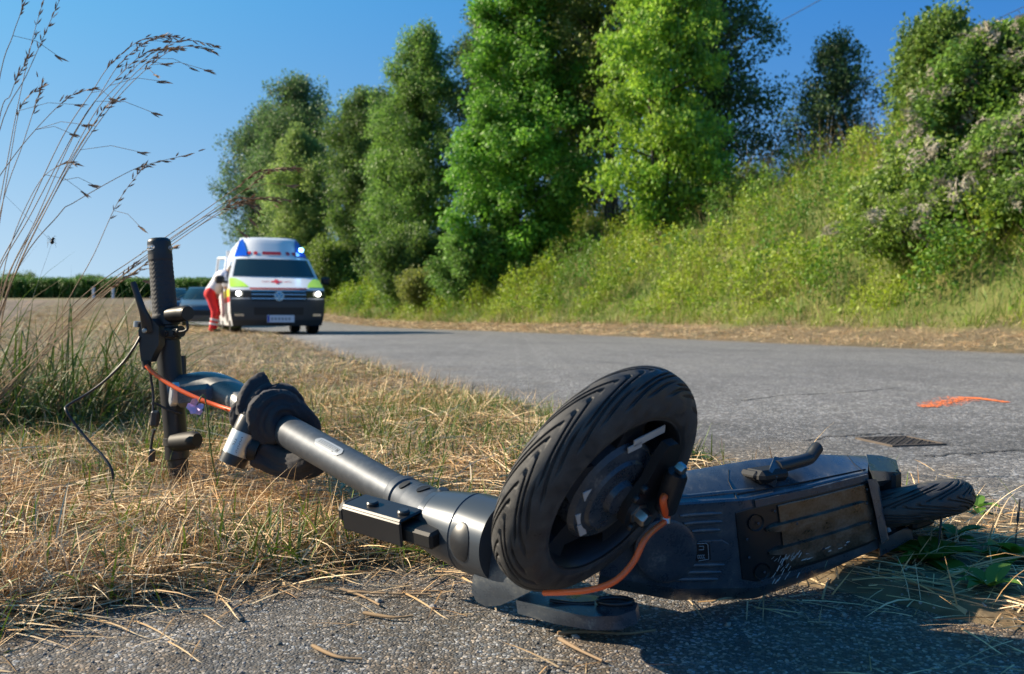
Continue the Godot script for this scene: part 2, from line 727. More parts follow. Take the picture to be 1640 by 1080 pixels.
func height(x: float, z: float) -> float:
	var t := along(x, z)
	var sp := across(x, z) - bend(t)
	var e := on_verge(x, z)
	if e < 0.0:
		return climb(z) + (-0.035 if e < -0.03 else lerpf(-0.004, -0.035, -e / 0.03))
	var n := soft.get_noise_2d(x * 1.7, z * 1.7)
	var h := 0.012 * smoothstep(0.0, 0.06, e) + 0.03 * n * smoothstep(0.05, 0.5, e)
	if sp > 5.0:
		h += 0.15 * smoothstep(5.95, 6.8, sp)
		var u := (sp - 6.7) / 6.1
		if u > 0.0:
			var low := lerpf(1.0, 0.8, smoothstep(25.0, 60.0, t))
			h += low * (3.7 * minf(u, 1.0) + 0.25 * n * minf(u * 3.0, 1.0) - 0.15 * maxf(u - 1.0, 0.0)) * (1.0 if u < 1.0 else 1.0)
		return h + climb(z)
	# left side: a low hump under the handlebar, the field climbing away
	var d := -z
	h -= 0.03 * exp(-(pow(x + 0.57, 2.0) + pow(z + 1.45, 2.0)) / 0.03)
	h += 0.014 * smoothstep(0.1, 0.5, e) * smoothstep(4.0, 1.5, d)
	var w := smoothstep(1.0, 9.0, -sp)
	h += maxf(maxf(d - 10.0, 0.0) * 0.031 * w, climb(z))
	return h


func axis_steps(spec: Array) -> PackedFloat32Array:
	var out := PackedFloat32Array()
	var x: float = spec[0]
	for k in range(1, spec.size(), 2):
		var to: float = spec[k]
		var step: float = spec[k + 1]
		while x < to - 1e-4:
			out.append(x)
			x += step
	out.append(x)
	return out


func land() -> void:
	var xs := axis_steps([-700.0, -100.0, 60.0, -40.0, 4.0, -14.0, 0.7, -3.6, 0.35, 3.2, 0.07, 8.0, 0.35, 16.0, 0.5, 40.0, 3.0, 100.0, 10.0, 700.0, 60.0])
	var zs := axis_steps([-1500.0, -200.0, 100.0, -100.0, 10.0, -62.0, 2.0, -30.0, 0.7, -6.0, 0.4, 0.6, 0.07, 12.0, 1.0, 80.0, 8.0, 400.0, 60.0])
	var p := PackedVector3Array()
	var cols := PackedColorArray()
	for x in xs:
		for z in zs:
			var y := height(x, z)
			if z < -200.0:
				y = minf(y, 4.5)
			p.append(Vector3(x, y, z))
			var sp := across(x, z) - bend(along(x, z))
			var n := soft.get_noise_2d(x * 0.9 + 31.0, z * 0.9)
			var c := Color(0.20, 0.145, 0.085).lerp(Color(0.12, 0.10, 0.06), clampf(0.5 + n, 0.0, 1.0))
			if sp > 6.85:
				c = Color(0.12, 0.17, 0.03).lerp(Color(0.17, 0.17, 0.05), clampf(0.5 + n, 0.0, 1.0))
			elif sp < -5.5 - n * 1.2:
				var clod := soft.get_noise_2d(x * 0.35, z * 0.12 + 9.0)
				c = Color(0.26, 0.19, 0.145).lerp(Color(0.15, 0.115, 0.09), clampf(0.5 + clod * 1.5, 0.0, 1.0))
				if -z > 66.0 + n * 3.0:
					c = Color(0.22, 0.19, 0.08)
			cols.append(c)
	var g := Mb.new()
	g.colored = true
	g.grid(p, xs.size(), zs.size(), false, false, cols)
	structure("ground", g, M["soil"])
	# the road
	var ts := axis_steps([-8.0, 6.0, 0.1, 30.0, 0.5, 110.0, 2.5])
	var nv := 56
	p = PackedVector3Array()
	cols = PackedColorArray()
	for t in ts:
		var a := left_edge(t)
		for j in nv:
			var f := float(j) / (nv - 1)
			var s := lerpf(a, 5.95 + 0.06 * soft.get_noise_1d(t * 1.7 + 90.0), f)
			var q := road_point(s, t)
			var sink := smoothstep(1.3, 0.0, Vector2(q.x - 1.0, q.z + 2.45).length()) * 0.012
			q.y = 0.006 * soft.get_noise_2d(q.x * 0.7, q.z * 0.7) - sink - 0.004 + climb(q.z)
			p.append(q)
			var k := 0.94 + 0.26 * soft.get_noise_2d(q.x * 0.6, q.z * 0.6) + 0.20 * soft.get_noise_2d(q.x * 4.0, q.z * 4.0) + 0.16 * soft.get_noise_2d(s * 2.2, t * 0.16 + 3.0)
			k *= 1.0 - 0.3 * smoothstep(0.62, 0.45, Vector2((q.x - 0.98) * 0.8, (q.z + 2.36) * 1.3).length() + 0.25 * soft.get_noise_2d(q.x * 5.0, q.z * 5.0))
			var edge := minf(s - a, 5.95 - s)
			var dirt := smoothstep(0.5, 0.0, edge + 0.35 * soft.get_noise_2d(q.x * 3.0, q.z * 3.0))
			cols.append(Color(k, k, k * 1.02).lerp(Color(0.95, 0.78, 0.58), dirt * 0.75))
	g = Mb.new()
	g.colored = true
	g.grid(p, ts.size(), nv, false, false, cols)
	structure("road", g, M["road_asphalt"])
	# the worn path in front
	xs = axis_steps([-3.0, 2.2, 0.03])
	var rows := 60
	p = PackedVector3Array()
	cols = PackedColorArray()
	for x in xs:
		var z0 := path_edge(x)
		for j in rows:
			var f := float(j) / (rows - 1)
			var z := lerpf(z0, 2.5, f * f)
			p.append(Vector3(x, 0.004 * soft.get_noise_2d(x * 3.0, z * 3.0) - 0.003, z))
			var k := 0.85 + 0.3 * soft.get_noise_2d(x * 5.0, z * 5.0)
			var dirt := smoothstep(0.16, 0.0, z - z0 + 0.2 * soft.get_noise_2d(x * 9.0, z * 9.0)) * 0.8
			var patch := smoothstep(0.12, 0.3, soft.get_noise_2d(x * 4.0 + 7.0, z * 4.0 - 3.0))
			cols.append(Color(k, k, k).lerp(Color(0.75, 0.58, 0.40), maxf(dirt, patch * 0.6)))
	g = Mb.new()
	g.colored = true
	g.grid(p, xs.size(), rows, false, false, cols)
	structure("path", g, M["path_asphalt"])


# ---------- trees ----------
func leaf_spray(count: int, size: float, spread: float, seed_: int) -> ArrayMesh:
	rng.seed = seed_
	var m := Mb.new()
	m.colored = true
	for i in count:
		var d := Vector3(r(-1, 1), r(-1, 1), r(-1, 1))
		while d.length() > 1.0 or d.length() < 0.05:
			d = Vector3(r(-1, 1), r(-1, 1), r(-1, 1))
		var at := d * spread
		var out := (d.normalized() + Vector3(r(-0.7, 0.7), r(-0.9, 0.3), r(-0.7, 0.7))).normalized()
		var side := out.cross(Vector3(r(-1, 1), r(-0.4, 1), r(-1, 1))).normalized()
		var nn := side.cross(out)
		var l := size * r(0.7, 1.25)
		var w := l * 0.36
		var mid := at + out * l * 0.45
		var tip := at + out * l - nn * l * 0.12
		var k := r(0.75, 1.25)
		m.cur = Color(k * r(0.9, 1.15), k, k * r(0.8, 1.1))
		var a := mid + side * w + nn * l * 0.1
		var b := mid - side * w + nn * l * 0.1
		m.tri(at, a, mid)
		m.tri(a, tip, mid)
		m.tri(at, mid, b)
		m.tri(b, mid, tip)
	m.cur = Color(1, 1, 1)
	return m.mesh(Vector3.ZERO, 25.0)


var sprays := {}


func tree(called: String, label: String, x: float, z: float, h: float, rad: float, o: Dictionary) -> Node3D:
	rad *= 0.84 if not o.has("category") else 1.0
	var y := height(x, z)
	var t := thing(called, label, o.get("category", "tree"), Vector3(x, y - 0.05, z), o.get("group", ""))
	rng.seed = int(o.seed)
	var low: float = o.get("low", 0.12)
	var lean: Vector3 = o.get("lean", Vector3.ZERO)
	var wood := Mb.new()
	var pts := []
	var rads := []
	for k in 9:
		var f := k / 8.0
		pts.append(t.position + Vector3(0, h * f * 0.97, 0) + lean * h * f * f + Vector3(r(-1, 1), 0, r(-1, 1)) * 0.012 * h * minf(f * 3.0, 1.0))
		rads.append((h * 0.011 + 0.03) * (1.0 - f * 0.93))
	var spine := smooth_line(pts, 3)
	var sr := []
	for k in spine.size():
		sr.append((h * 0.011 + 0.03) * (1.0 - 0.94 * k / (spine.size() - 1.0)))
	wood.tube(spine, sr, 8)
	for k in int(o.get("stems", 0)):
		var q := t.position + Vector3(r(-0.6, 0.6) * rad * 0.5, 0, r(-0.6, 0.6) * rad * 0.5)
		var e := q + Vector3(r(-0.4, 0.4), h * r(0.4, 0.7), r(-0.4, 0.4))
		wood.tube([q, q.lerp(e, 0.5) + Vector3(r(-0.15, 0.15), 0, r(-0.15, 0.15)), e], [0.05, 0.04, 0.02], 6)
	part("trunk", wood, M["bark"], t)
	var limbs := Mb.new()
	var where := []
	var tint := []
	var fluff := []
	var nb := int(o.get("branches", 46) * 1.4)
	var per := int(o.get("per", 40) * 1.6)
	var col: Color = o.get("col", Color(0.06, 0.13, 0.02))
	var col2: Color = o.get("col2", Color(0.035, 0.085, 0.015))
	var tall: float = o.get("tall", 0.8)
	var size: float = o.get("spray", 1.0)
	var droop: float = o.get("droop", 0.0)
	for i in nb:
		var f := lerpf(low, 0.98, (i + r(0.0, 1.0)) / nb)
		var g := (f - low) / (1.0 - low)
		var wide := rad * clampf(pow(sin(PI * clampf(pow(g, tall) * 0.76 + 0.21, 0.0, 1.0)), 0.75), 0.08, 1.0)
		var az := i * 2.39996 + r(-0.5, 0.5)
		var l := wide * r(0.6, 1.15)
		var a: Vector3 = spine[int(f * (spine.size() - 1))]
		var rise: float = o.get("rise", 0.6)
		var e := a + Vector3(cos(az) * l, l * rise * r(0.5, 1.4) - droop * l, sin(az) * l)
		var mid := a.lerp(e, 0.5) + Vector3(0, l * (0.08 + droop * 0.5), 0)
		limbs.tube([a, mid, e], [0.012 * l + 0.012, 0.008 * l + 0.008, 0.004], 5, false)
		var k0 := r(0.8, 1.15)
		var n := int(per * (0.35 + 0.65 * wide / rad))
		var twigs := []
		for q in 5:
			var b := a.lerp(mid, r(0.3, 1.0)) if r(0, 1) < 0.4 else mid.lerp(e, r(0.1, 1.0))
			twigs.append([b, b + Vector3(r(-1, 1), r(-0.5, 0.8) - droop * 1.2, r(-1, 1)) * l * 0.42])
		twigs.append([mid, e])
		for q in n:
			var tw: Array = twigs[q % twigs.size()]
			var p: Vector3 = tw[0].lerp(tw[1], sqrt(r(0.02, 1.0))) + Vector3(r(-1, 1), r(-1, 1), r(-1, 1)) * 0.26 * size
			if p.y < t.position.y + 0.25:
				p.y = t.position.y + r(0.2, 0.5)
			var sc := size * r(0.65, 1.2)
			where.append(Transform3D(Basis.from_euler(Vector3(r(-0.5, 0.5), r(0, TAU), r(-0.5, 0.5))).scaled(Vector3.ONE * sc), p - t.position))
			var c := col2.lerp(col, clampf(r(-0.1, 1.1), 0.0, 1.0)) * (k0 * r(0.85, 1.15) * 2.65)
			tint.append(Color(c.r * 1.2, c.g, c.b))
			if o.has("fluff") and r(0, 1) < float(o.fluff) and q % 3 == 0:
				fluff.append(Transform3D(Basis.from_euler(Vector3(r(0, 6), r(0, 6), r(0, 6))).scaled(Vector3.ONE * r(0.7, 1.5)), p - t.position + (p - a).normalized() * 0.12))
	part("limbs", limbs, M["bark"], t)
	var key: String = "%s_%s" % [o.get("leaf", 0.105), o.get("leaves", 15)]
	if not sprays.has(key):
		sprays[key] = leaf_spray(int(o.get("leaves", 15)), float(o.get("leaf", 0.105)), 0.25, 900 + sprays.size())
	scatter("crown", sprays[key], M["leaves"], where, tint, t)
	if fluff.size():
		if not sprays.has("fluff"):
			var m := Mb.new()
			m.colored = true
			for i in 46:
				var d := Vector3(r(-1, 1), r(-1, 1), r(-1, 1)).normalized()
				var q := Vector3(r(-1, 1), r(-1, 1), r(-1, 1)) * 0.06
				m.blade([q, q + d * 0.035, q + d * 0.06 + Vector3(0, 0.01, 0)], 0.016, d.cross(Vector3(0.3, 1, 0.2)).normalized(), Color(0.30, 0.27, 0.21), Color(0.42, 0.39, 0.33))
			sprays["fluff"] = m.mesh()
		scatter("seed_heads", sprays["fluff"], M["seed"], fluff, [], t)
	return t


func trees() -> void:
	var g := "trees along the embankment"
	var blue := Color(0.05, 0.10, 0.035)
	# placed by road coordinates (s across, t along)
	var list := [
		["willow", "tall grey-green tree farthest along the road, left end of the row", 8.4, 66.0, 13.0, 3.8, {"col": Color(0.052, 0.11, 0.035), "col2": Color(0.024, 0.052, 0.022), "seed": 1, "per": 44, "branches": 54, "spray": 1.5, "tall": 0.9, "rise": 0.7}],
		["willow", "grey-green rounded tree second from the left end of the row", 9.6, 58.0, 13.2, 3.6, {"col": Color(0.058, 0.12, 0.035), "col2": Color(0.024, 0.056, 0.022), "seed": 2, "per": 44, "branches": 54, "spray": 1.4, "tall": 0.9, "rise": 0.7}],
		["willow", "pale yellow-green drooping tree behind the right side of the ambulance", 8.1, 50.0, 9.6, 2.7, {"col": Color(0.12, 0.20, 0.05), "col2": Color(0.05, 0.095, 0.028), "seed": 3, "per": 50, "branches": 54, "spray": 1.1, "droop": 0.45, "rise": 0.6}],
		["poplar_tree", "dark narrow tree rising behind the pale drooping one", 14.0, 56.0, 10.6, 2.6, {"col": blue, "col2": Color(0.02, 0.045, 0.02), "seed": 4, "per": 40, "spray": 1.3, "rise": 0.8}],
		["ash_tree", "dark green tree between the drooping tree and the pointed one", 9.6, 44.0, 9.8, 2.7, {"col": Color(0.055, 0.11, 0.02), "col2": Color(0.02, 0.05, 0.012), "seed": 5, "per": 46, "spray": 1.1, "low": 0.05}],
		["poplar_tree", "tall pointed tree with a thin ragged tip, left of the broad bright one", 9.4, 36.5, 11.2, 2.8, {"col": Color(0.08, 0.165, 0.028), "col2": Color(0.03, 0.075, 0.018), "seed": 6, "per": 56, "branches": 64, "spray": 1.0, "low": 0.06, "tall": 0.62, "rise": 0.75, "lean": Vector3(0.05, 0, 0)}],
		["poplar_tree", "dark slender tree squeezed behind the pointed tree", 12.0, 35.0, 10.6, 2.1, {"col": Color(0.05, 0.095, 0.02), "col2": Color(0.02, 0.045, 0.012), "seed": 7, "per": 40, "spray": 1.0, "rise": 0.8}],
		["maple_tree", "broad bright green tree reaching out of the picture, nearest the road", 8.9, 25.5, 13.0, 2.5, {"col": Color(0.075, 0.19, 0.02), "col2": Color(0.03, 0.095, 0.012), "seed": 8, "per": 60, "branches": 66, "spray": 0.95, "leaf": 0.135, "leaves": 13, "low": 0.06, "tall": 0.6}],
		["ash_tree", "dark fine-leaved tree with bare trunks between two bright trees", 11.6, 24.5, 14.0, 2.7, {"col": Color(0.085, 0.125, 0.02), "col2": Color(0.03, 0.055, 0.012), "seed": 9, "per": 46, "branches": 58, "spray": 0.95, "low": 0.22, "stems": 3}],
		["maple_tree", "bright tree with large loose leaves right of the dark trunks", 10.4, 19.3, 10.8, 2.0, {"col": Color(0.12, 0.22, 0.02), "col2": Color(0.045, 0.11, 0.015), "seed": 10, "per": 40, "branches": 60, "spray": 0.9, "leaf": 0.145, "leaves": 11, "tall": 0.62, "low": 0.06, "rise": 0.35, "stems": 2}],
		["alder_tree", "small dark tree standing alone against the sky behind the bank", 16.6, 20.2, 5.2, 1.9, {"col": Color(0.03, 0.07, 0.02), "col2": Color(0.012, 0.03, 0.012), "seed": 12, "per": 22, "branches": 40, "spray": 0.8, "tall": 0.5, "rise": 0.3}],
		["ash_tree", "rounded tree with reddish top shoots behind the flowering bush", 13.8, 13.4, 2.9, 1.0, {"col": Color(0.07, 0.13, 0.02), "col2": Color(0.025, 0.06, 0.012), "seed": 13, "per": 46, "branches": 46, "spray": 0.8, "low": 0.03}],
		["alder_tree", "dark tree in the second row between the pointed tree and the broad bright one", 13.0, 29.5, 9.6, 2.4, {"col": Color(0.045, 0.09, 0.02), "col2": Color(0.018, 0.04, 0.012), "seed": 14, "per": 34, "spray": 1.1, "low": 0.03}],
		["alder_tree", "dark tree in the second row behind the bare trunks", 15.0, 24.0, 9.0, 2.6, {"col": Color(0.05, 0.09, 0.02), "col2": Color(0.02, 0.04, 0.012), "seed": 15, "per": 30, "spray": 1.1, "low": 0.03}],
		["alder_tree", "dark green tree filling the gap right of the pale drooping tree", 11.5, 47.0, 9.5, 2.8, {"col": Color(0.04, 0.085, 0.02), "col2": Color(0.018, 0.04, 0.012), "seed": 17, "per": 36, "spray": 1.3, "low": 0.03}],
	]
	for a in list:
		var p := road_point(a[2], a[3])
		var o: Dictionary = a[6]
		o["group"] = g
		tree(a[0], a[1], p.x, p.z, a[4], a[5], o)
	var b := "bushes on the embankment"
	var bushes := [
		["clematis_bush", "large bush covered in fluffy grey clematis seed heads at the right edge", 10.1, 8.0, 2.2, 1.15, {"col": Color(0.06, 0.13, 0.018), "col2": Color(0.025, 0.06, 0.012), "seed": 21, "per": 80, "branches": 70, "spray": 0.62, "leaf": 0.12, "low": 0.0, "fluff": 0.28, "tall": 0.7, "rise": 0.2}],
		["clematis_bush", "leafy lower bush with pale seed heads on the left foot of the large one", 8.8, 8.3, 1.4, 0.85, {"col": Color(0.10, 0.17, 0.025), "col2": Color(0.04, 0.08, 0.015), "seed": 22, "per": 60, "branches": 46, "spray": 0.55, "leaf": 0.11, "low": 0.0, "fluff": 0.2, "tall": 0.7, "rise": 0.2}],
		["clematis_bush", "sprawling clematis growth low on the bank at the right edge, below the large bush", 8.9, 6.9, 1.5, 0.95, {"col": Color(0.07, 0.14, 0.02), "col2": Color(0.03, 0.065, 0.012), "seed": 31, "per": 60, "branches": 46, "spray": 0.55, "leaf": 0.11, "low": 0.0, "fluff": 0.2, "tall": 0.7, "rise": 0.2}],
		["clematis_bush", "low leafy clematis tangle nearest the road under the right hand bushes", 8.1, 7.5, 0.9, 0.85, {"col": Color(0.09, 0.16, 0.02), "col2": Color(0.04, 0.075, 0.012), "seed": 32, "per": 50, "branches": 36, "spray": 0.5, "leaf": 0.10, "low": 0.0, "fluff": 0.25, "tall": 0.7, "rise": 0.2}],
		["elder_bush", "dark leafy bush at the foot of the pointed tree", 7.9, 33.0, 2.7, 1.6, {"col": Color(0.06, 0.12, 0.02), "col2": Color(0.02, 0.045, 0.012), "seed": 23, "per": 60, "branches": 40, "spray": 0.9, "low": 0.0}],
		["elder_bush", "green bush beside the ambulance's right headlight", 7.6, 43.0, 2.6, 1.8, {"col": Color(0.08, 0.14, 0.02), "col2": Color(0.03, 0.06, 0.012), "seed": 24, "per": 50, "branches": 40, "spray": 1.0, "low": 0.0}],
		["elder_bush", "bush with glossy leaves below the broad bright tree", 8.0, 26.5, 2.2, 1.3, {"col": Color(0.07, 0.16, 0.03), "col2": Color(0.03, 0.07, 0.015), "seed": 25, "per": 60, "branches": 36, "spray": 0.8, "leaf": 0.13, "low": 0.0}],
		["bramble_bush", "low leafy bramble at the road side behind the shadow on the tarmac", 7.6, 30.0, 1.0, 1.1, {"col": Color(0.10, 0.14, 0.025), "col2": Color(0.05, 0.07, 0.02), "seed": 29, "per": 50, "branches": 34, "spray": 0.7, "low": 0.0}],
	]
	for a in bushes:
		var p := road_point(a[2], a[3])
		var o: Dictionary = a[6]
		o["group"] = b
		o["category"] = "bush"
		tree(a[0], a[1], p.x, p.z, a[4], a[5], o)
	# far tree line beyond the maize
	var far := ["low grey-blue clump of trees on the horizon at the far left", "smaller grey-blue clump of trees on the horizon left of the handlebar grip"]
	for k in 2:
		var x: float = [-352.0, -300.0][k]
		tree("distant_trees", far[k], x, -640.0, [9.0, 8.0][k], [14.0, 12.0][k], {"seed": 40 + k, "col": Color(0.05, 0.10, 0.02), "col2": Color(0.025, 0.05, 0.012), "per": 30, "branches": 30, "spray": 7.0, "low": 0.0})


# ---------- grass ----------
func straw_clump(seed_: int, count: int, len0: float, len1: float, width: float, disc: float) -> ArrayMesh:
	rng.seed = seed_
	var t := Turf.new()
	for i in count:
		var az := r(0, TAU)
		t.strand(Vector3(r(-disc, disc), r(0.001, 0.006), r(-disc, disc)), Vector3(cos(az), r(-0.1, 0.25), sin(az)).normalized(), r(len0, len1), width * r(0.6, 1.3), 4, 0.06, r(-1, 1), r(-0.5, 0.5), straw_tone(), straw_tone(), 0.001)
	return t.mesh()


func straw_tone() -> Color:
	return STRAW[rng.randi() % STRAW.size()] * r(0.85, 1.15)


const STRAW := [Color(0.62, 0.42, 0.21), Color(0.50, 0.30, 0.13), Color(0.78, 0.61, 0.38), Color(0.32, 0.185, 0.085), Color(0.62, 0.46, 0.27), Color(0.54, 0.36, 0.19), Color(0.72, 0.55, 0.34)]


func up_basis(yaw: float, tilt: float, sc: float) -> Basis:
	return Basis.from_euler(Vector3(r(-tilt, tilt), yaw, r(-tilt, tilt))).scaled(Vector3.ONE * sc)


func green_tone(k: float) -> Color:
	return Color(0.085, 0.16, 0.02).lerp(Color(0.24, 0.30, 0.045), r(0, 1) * r(0, 1)) * k


func grasses() -> void:
	var dry := Turf.new()
	var green := Turf.new()
	rng.seed = 71
	# near verge: mown straw lying in a mat, stubble, some green
	for i in 125000:
		var z := -lerpf(0.5, 2.9, r(0, 1))
		var x := r(-0.66, 0.60) * -z - 0.02
		var e := on_verge(x, z)
		if e < -0.06 or e < 0.02 and r(0, 1) < 0.6:
			continue
		if across(x, z) > 3.0:
			continue
		var strip := smoothstep(0.0, 0.2, x) * smoothstep(-2.1, -1.7, z)   # beyond the deck: mostly bare soil
		if r(0, 1) < strip * 0.9:
			continue
		var y := height(x, z)
		var mat_ := 0.034 * smoothstep(0.0, 0.2, e) * (1.0 - strip) * clampf(0.75 + 1.3 * soft.get_noise_2d(x * 4.0, z * 4.0 + 5.0), 0.1, 1.6)
		var gn := soft.get_noise_2d(x * 2.3 + 50.0, z * 2.3)
		var share := clampf(0.04 + gn * 0.45 + 0.26 * smoothstep(-1.3, -1.8, z), 0.02, 0.6) * (1.0 - 0.6 * strip)
		var flow := soft.get_noise_2d(x * 1.6 + 9.0, z * 1.6) * 7.0
		var az := flow + r(-1.1, 1.1) + (PI if r(0, 1) < 0.3 else 0.0)
		if r(0, 1) < share * 0.75:
			var el := r(0.5, 1.45)
			var k := r(0.7, 1.2)
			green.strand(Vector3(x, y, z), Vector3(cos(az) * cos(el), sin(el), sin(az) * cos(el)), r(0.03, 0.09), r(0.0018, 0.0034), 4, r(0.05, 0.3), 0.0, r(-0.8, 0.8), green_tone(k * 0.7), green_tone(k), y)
			continue
		var what := r(0, 1)
		var c := straw_tone()
		if what < 0.80:
			var el := r(-0.15, 0.35)
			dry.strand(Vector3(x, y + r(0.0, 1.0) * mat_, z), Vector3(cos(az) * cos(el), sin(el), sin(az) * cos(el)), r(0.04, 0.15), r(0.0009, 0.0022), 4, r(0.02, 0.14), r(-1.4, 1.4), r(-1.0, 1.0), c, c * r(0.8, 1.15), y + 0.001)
		elif what < 0.815:
			var el := r(-0.1, 0.3)
			dry.strand(Vector3(x, y + r(0.2, 1.0) * mat_, z), Vector3(cos(az) * cos(el), sin(el), sin(az) * cos(el)), r(0.02, 0.07), r(0.004, 0.008), 4, r(0.02, 0.14), r(-0.2, 0.2), r(-1.2, 1.2), c * 0.7, c * 0.85, y + 0.001)
		elif what < 0.93:
			var el := r(0.9, 1.5)
			dry.strand(Vector3(x, y, z), Vector3(cos(az) * cos(el), sin(el), sin(az) * cos(el)), r(0.02, 0.065), r(0.0012, 0.0024), 2, 0.05, 0.0, r(-1.5, 1.5), c * 0.8, c, y)
		else:
			var el := r(0.4, 1.1)
			dry.strand(Vector3(x, y, z), Vector3(cos(az) * cos(el), sin(el), sin(az) * cos(el)), r(0.06, 0.14), r(0.0009, 0.0018), 5, r(0.15, 0.45), r(-0.5, 0.5), r(-0.8, 0.8), c * 0.85, c, y)
	# tufts rooted in the mat: straw and green blades that fan out of one foot
	for i in 620:
		var f := r(0, 1)
		var z := -lerpf(0.62, 5.2, f * f)
		var x := r(-0.62, 0.3) * -z
		var e := on_verge(x, z)
		if e < 0.0 or across(x, z) > 2.0 or x > 0.12 and z > -1.8:
			continue
		var y := height(x, z)
		var size := r(0.6, 1.25) * (1.25 if e < 0.2 else 1.0)
		var live := r(0, 1) < 0.10 + 0.22 * smoothstep(-1.2, -2.0, z)
		var lean := r(0, TAU)
		var n := rng.randi_range(24, 60)
		for k in n:
			var az := r(0, TAU)
			var el := r(0.35, 1.5)
			var d := (Vector3(cos(az) * cos(el), sin(el), sin(az) * cos(el)) + Vector3(cos(lean), 0, sin(lean)) * 0.35).normalized()
			var p := Vector3(x + r(-0.018, 0.018), y, z + r(-0.018, 0.018))
			var l := r(0.035, 0.10) * size
			if live and r(0, 1) < 0.75:
				var c := green_tone(r(0.8, 1.2))
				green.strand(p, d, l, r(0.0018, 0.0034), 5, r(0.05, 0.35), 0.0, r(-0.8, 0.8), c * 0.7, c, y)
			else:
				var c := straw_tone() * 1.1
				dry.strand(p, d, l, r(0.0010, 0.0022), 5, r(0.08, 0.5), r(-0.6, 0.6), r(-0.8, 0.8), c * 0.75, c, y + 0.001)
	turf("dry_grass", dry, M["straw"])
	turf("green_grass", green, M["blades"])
	# verge from three metres on, and the dry strip under the bank
	dry = Turf.new()
	green = Turf.new()
	for i in 95000:
		var left := r(0, 1) < 0.74
		var f := r(0, 1)
		var t := lerpf(0.2, 56.0, pow(f, 2.6)) if left else lerpf(-2.0, 56.0, pow(f, 1.9))
		var s := -r(-0.03, 1.0) * minf(1.6 + t * 0.8, 8.0) if left else r(5.88, 7.0) + 0.2 * soft.get_noise_1d(t)
		var p := road_point(s, t)
		if left and s < -5.5 - 1.2 * soft.get_noise_2d(p.x * 0.9 + 31.0, p.z * 0.9):
			continue
		if on_verge(p.x, p.z) < -0.08:
			continue
		var big := lerpf(1.1, 3.4, smoothstep(2.0, 30.0, -p.z))
		p.y = height(p.x, p.z)
		var share := clampf(0.20 * smoothstep(-9.0, -4.0, p.z) + 0.10 + 0.55 * soft.get_noise_2d(p.x * 0.9 + 70.0, p.z * 0.9), 0.02, 0.6) if left else 0.06
		var az := soft.get_noise_2d(p.x * 0.8 + 9.0, p.z * 0.8) * 7.0 + r(-1.2, 1.2)
		if r(0, 1) < share:
			var el := r(0.5, 1.4)
			var k := r(0.8, 1.3)
			green.strand(p, Vector3(cos(az) * cos(el), sin(el), sin(az) * cos(el)), r(0.03, 0.07) * sqrt(big), 0.0028 * big, 3, 0.2, 0.0, r(-0.8, 0.8), green_tone(k * 0.7), green_tone(k), p.y)
		else:
			var el := r(-0.1, 0.4) if r(0, 1) < 0.75 else r(0.5, 1.4)
			var c := straw_tone()
			dry.strand(p + Vector3(0, r(0.0, 0.03), 0), Vector3(cos(az) * cos(el), sin(el), sin(az) * cos(el)), r(0.04, 0.12) * (big if el < 0.5 else 0.8), 0.0021 * big, 3, 0.1, r(-1, 1), r(-1.0, 1.0), c * 0.9, c, p.y + 0.001)
	turf("dry_grass", dry, M["straw"])
	turf("green_grass", green, M["blades"])
	# long grass and herbs over the bank
	green = Turf.new()
	dry = Turf.new()
	rng.seed = 72
	var herbs := []
	var tone := []
	for i in 105000:
		var t := lerpf(-3.0, 62.0, pow(r(0, 1), 1.7))
		var s := lerpf(6.75, 15.0, pow(r(0, 1), 1.35))
		var p := road_point(s, t)
		p.y = height(p.x, p.z) - 0.01
		var n := soft.get_noise_2d(p.x * 0.4, p.z * 0.4)
		var n2 := soft.get_noise_2d(p.x * 0.9 + 20.0, p.z * 0.9)
		var u := smoothstep(6.6, 8.0, s)
		var tall := lerpf(0.24, 0.55, u) * clampf(0.9 + n2, 0.4, 1.6)
		var az := r(0, TAU)
		var el := r(0.7, 1.5)
		var d := Vector3(cos(az) * cos(el), sin(el), sin(az) * cos(el))
		var wide := lerpf(0.006, 0.016, smoothstep(6.0, 40.0, -p.z))
		if r(0, 1) < clampf(0.16 + n2 * 0.8 + 0.25 * smoothstep(11.0, 13.0, s), 0.04, 0.7):
			var c := Color(0.42, 0.33, 0.15) * r(0.6, 1.1)
			dry.strand(p, d, tall * r(0.7, 1.5) * lerpf(1.0, 1.7, smoothstep(11.5, 12.5, s)), wide * 0.7, 4, r(0.03, 0.16), 0.0, r(-1, 1), c * 0.8, c, p.y)
		else:
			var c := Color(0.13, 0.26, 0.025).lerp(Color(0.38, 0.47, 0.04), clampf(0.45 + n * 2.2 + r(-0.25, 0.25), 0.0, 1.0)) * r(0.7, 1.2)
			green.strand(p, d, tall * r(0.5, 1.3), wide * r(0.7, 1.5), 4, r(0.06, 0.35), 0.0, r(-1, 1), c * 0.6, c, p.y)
		if (i % 10 == 0 and n > -0.1 or n2 > 0.22 and i % 3 == 0) and s > 7.0 and s < 13.5:
			herbs.append(Transform3D(up_basis(r(0, TAU), 0.4, r(0.45, 1.0) * lerpf(1.0, 1.5, smoothstep(10.0, 40.0, -p.z))), p + Vector3(0, tall * r(0.3, 0.8) + (r(0.0, 0.5) if n2 > 0.22 else 0.0), 0)))
			tone.append(Color(0.12, 0.26, 0.025).lerp(Color(0.33, 0.45, 0.035), clampf(0.45 + n * 2.0 + r(-0.2, 0.2), 0.0, 1.0)) * r(0.7, 1.15))
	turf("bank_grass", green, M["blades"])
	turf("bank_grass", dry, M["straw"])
	scatter("bank_herbs", leaf_spray(16, 0.075, 0.16, 950), M["leaves"], herbs, tone)
	# the maize field
	rng.seed = 73
	var maize := Mb.new()
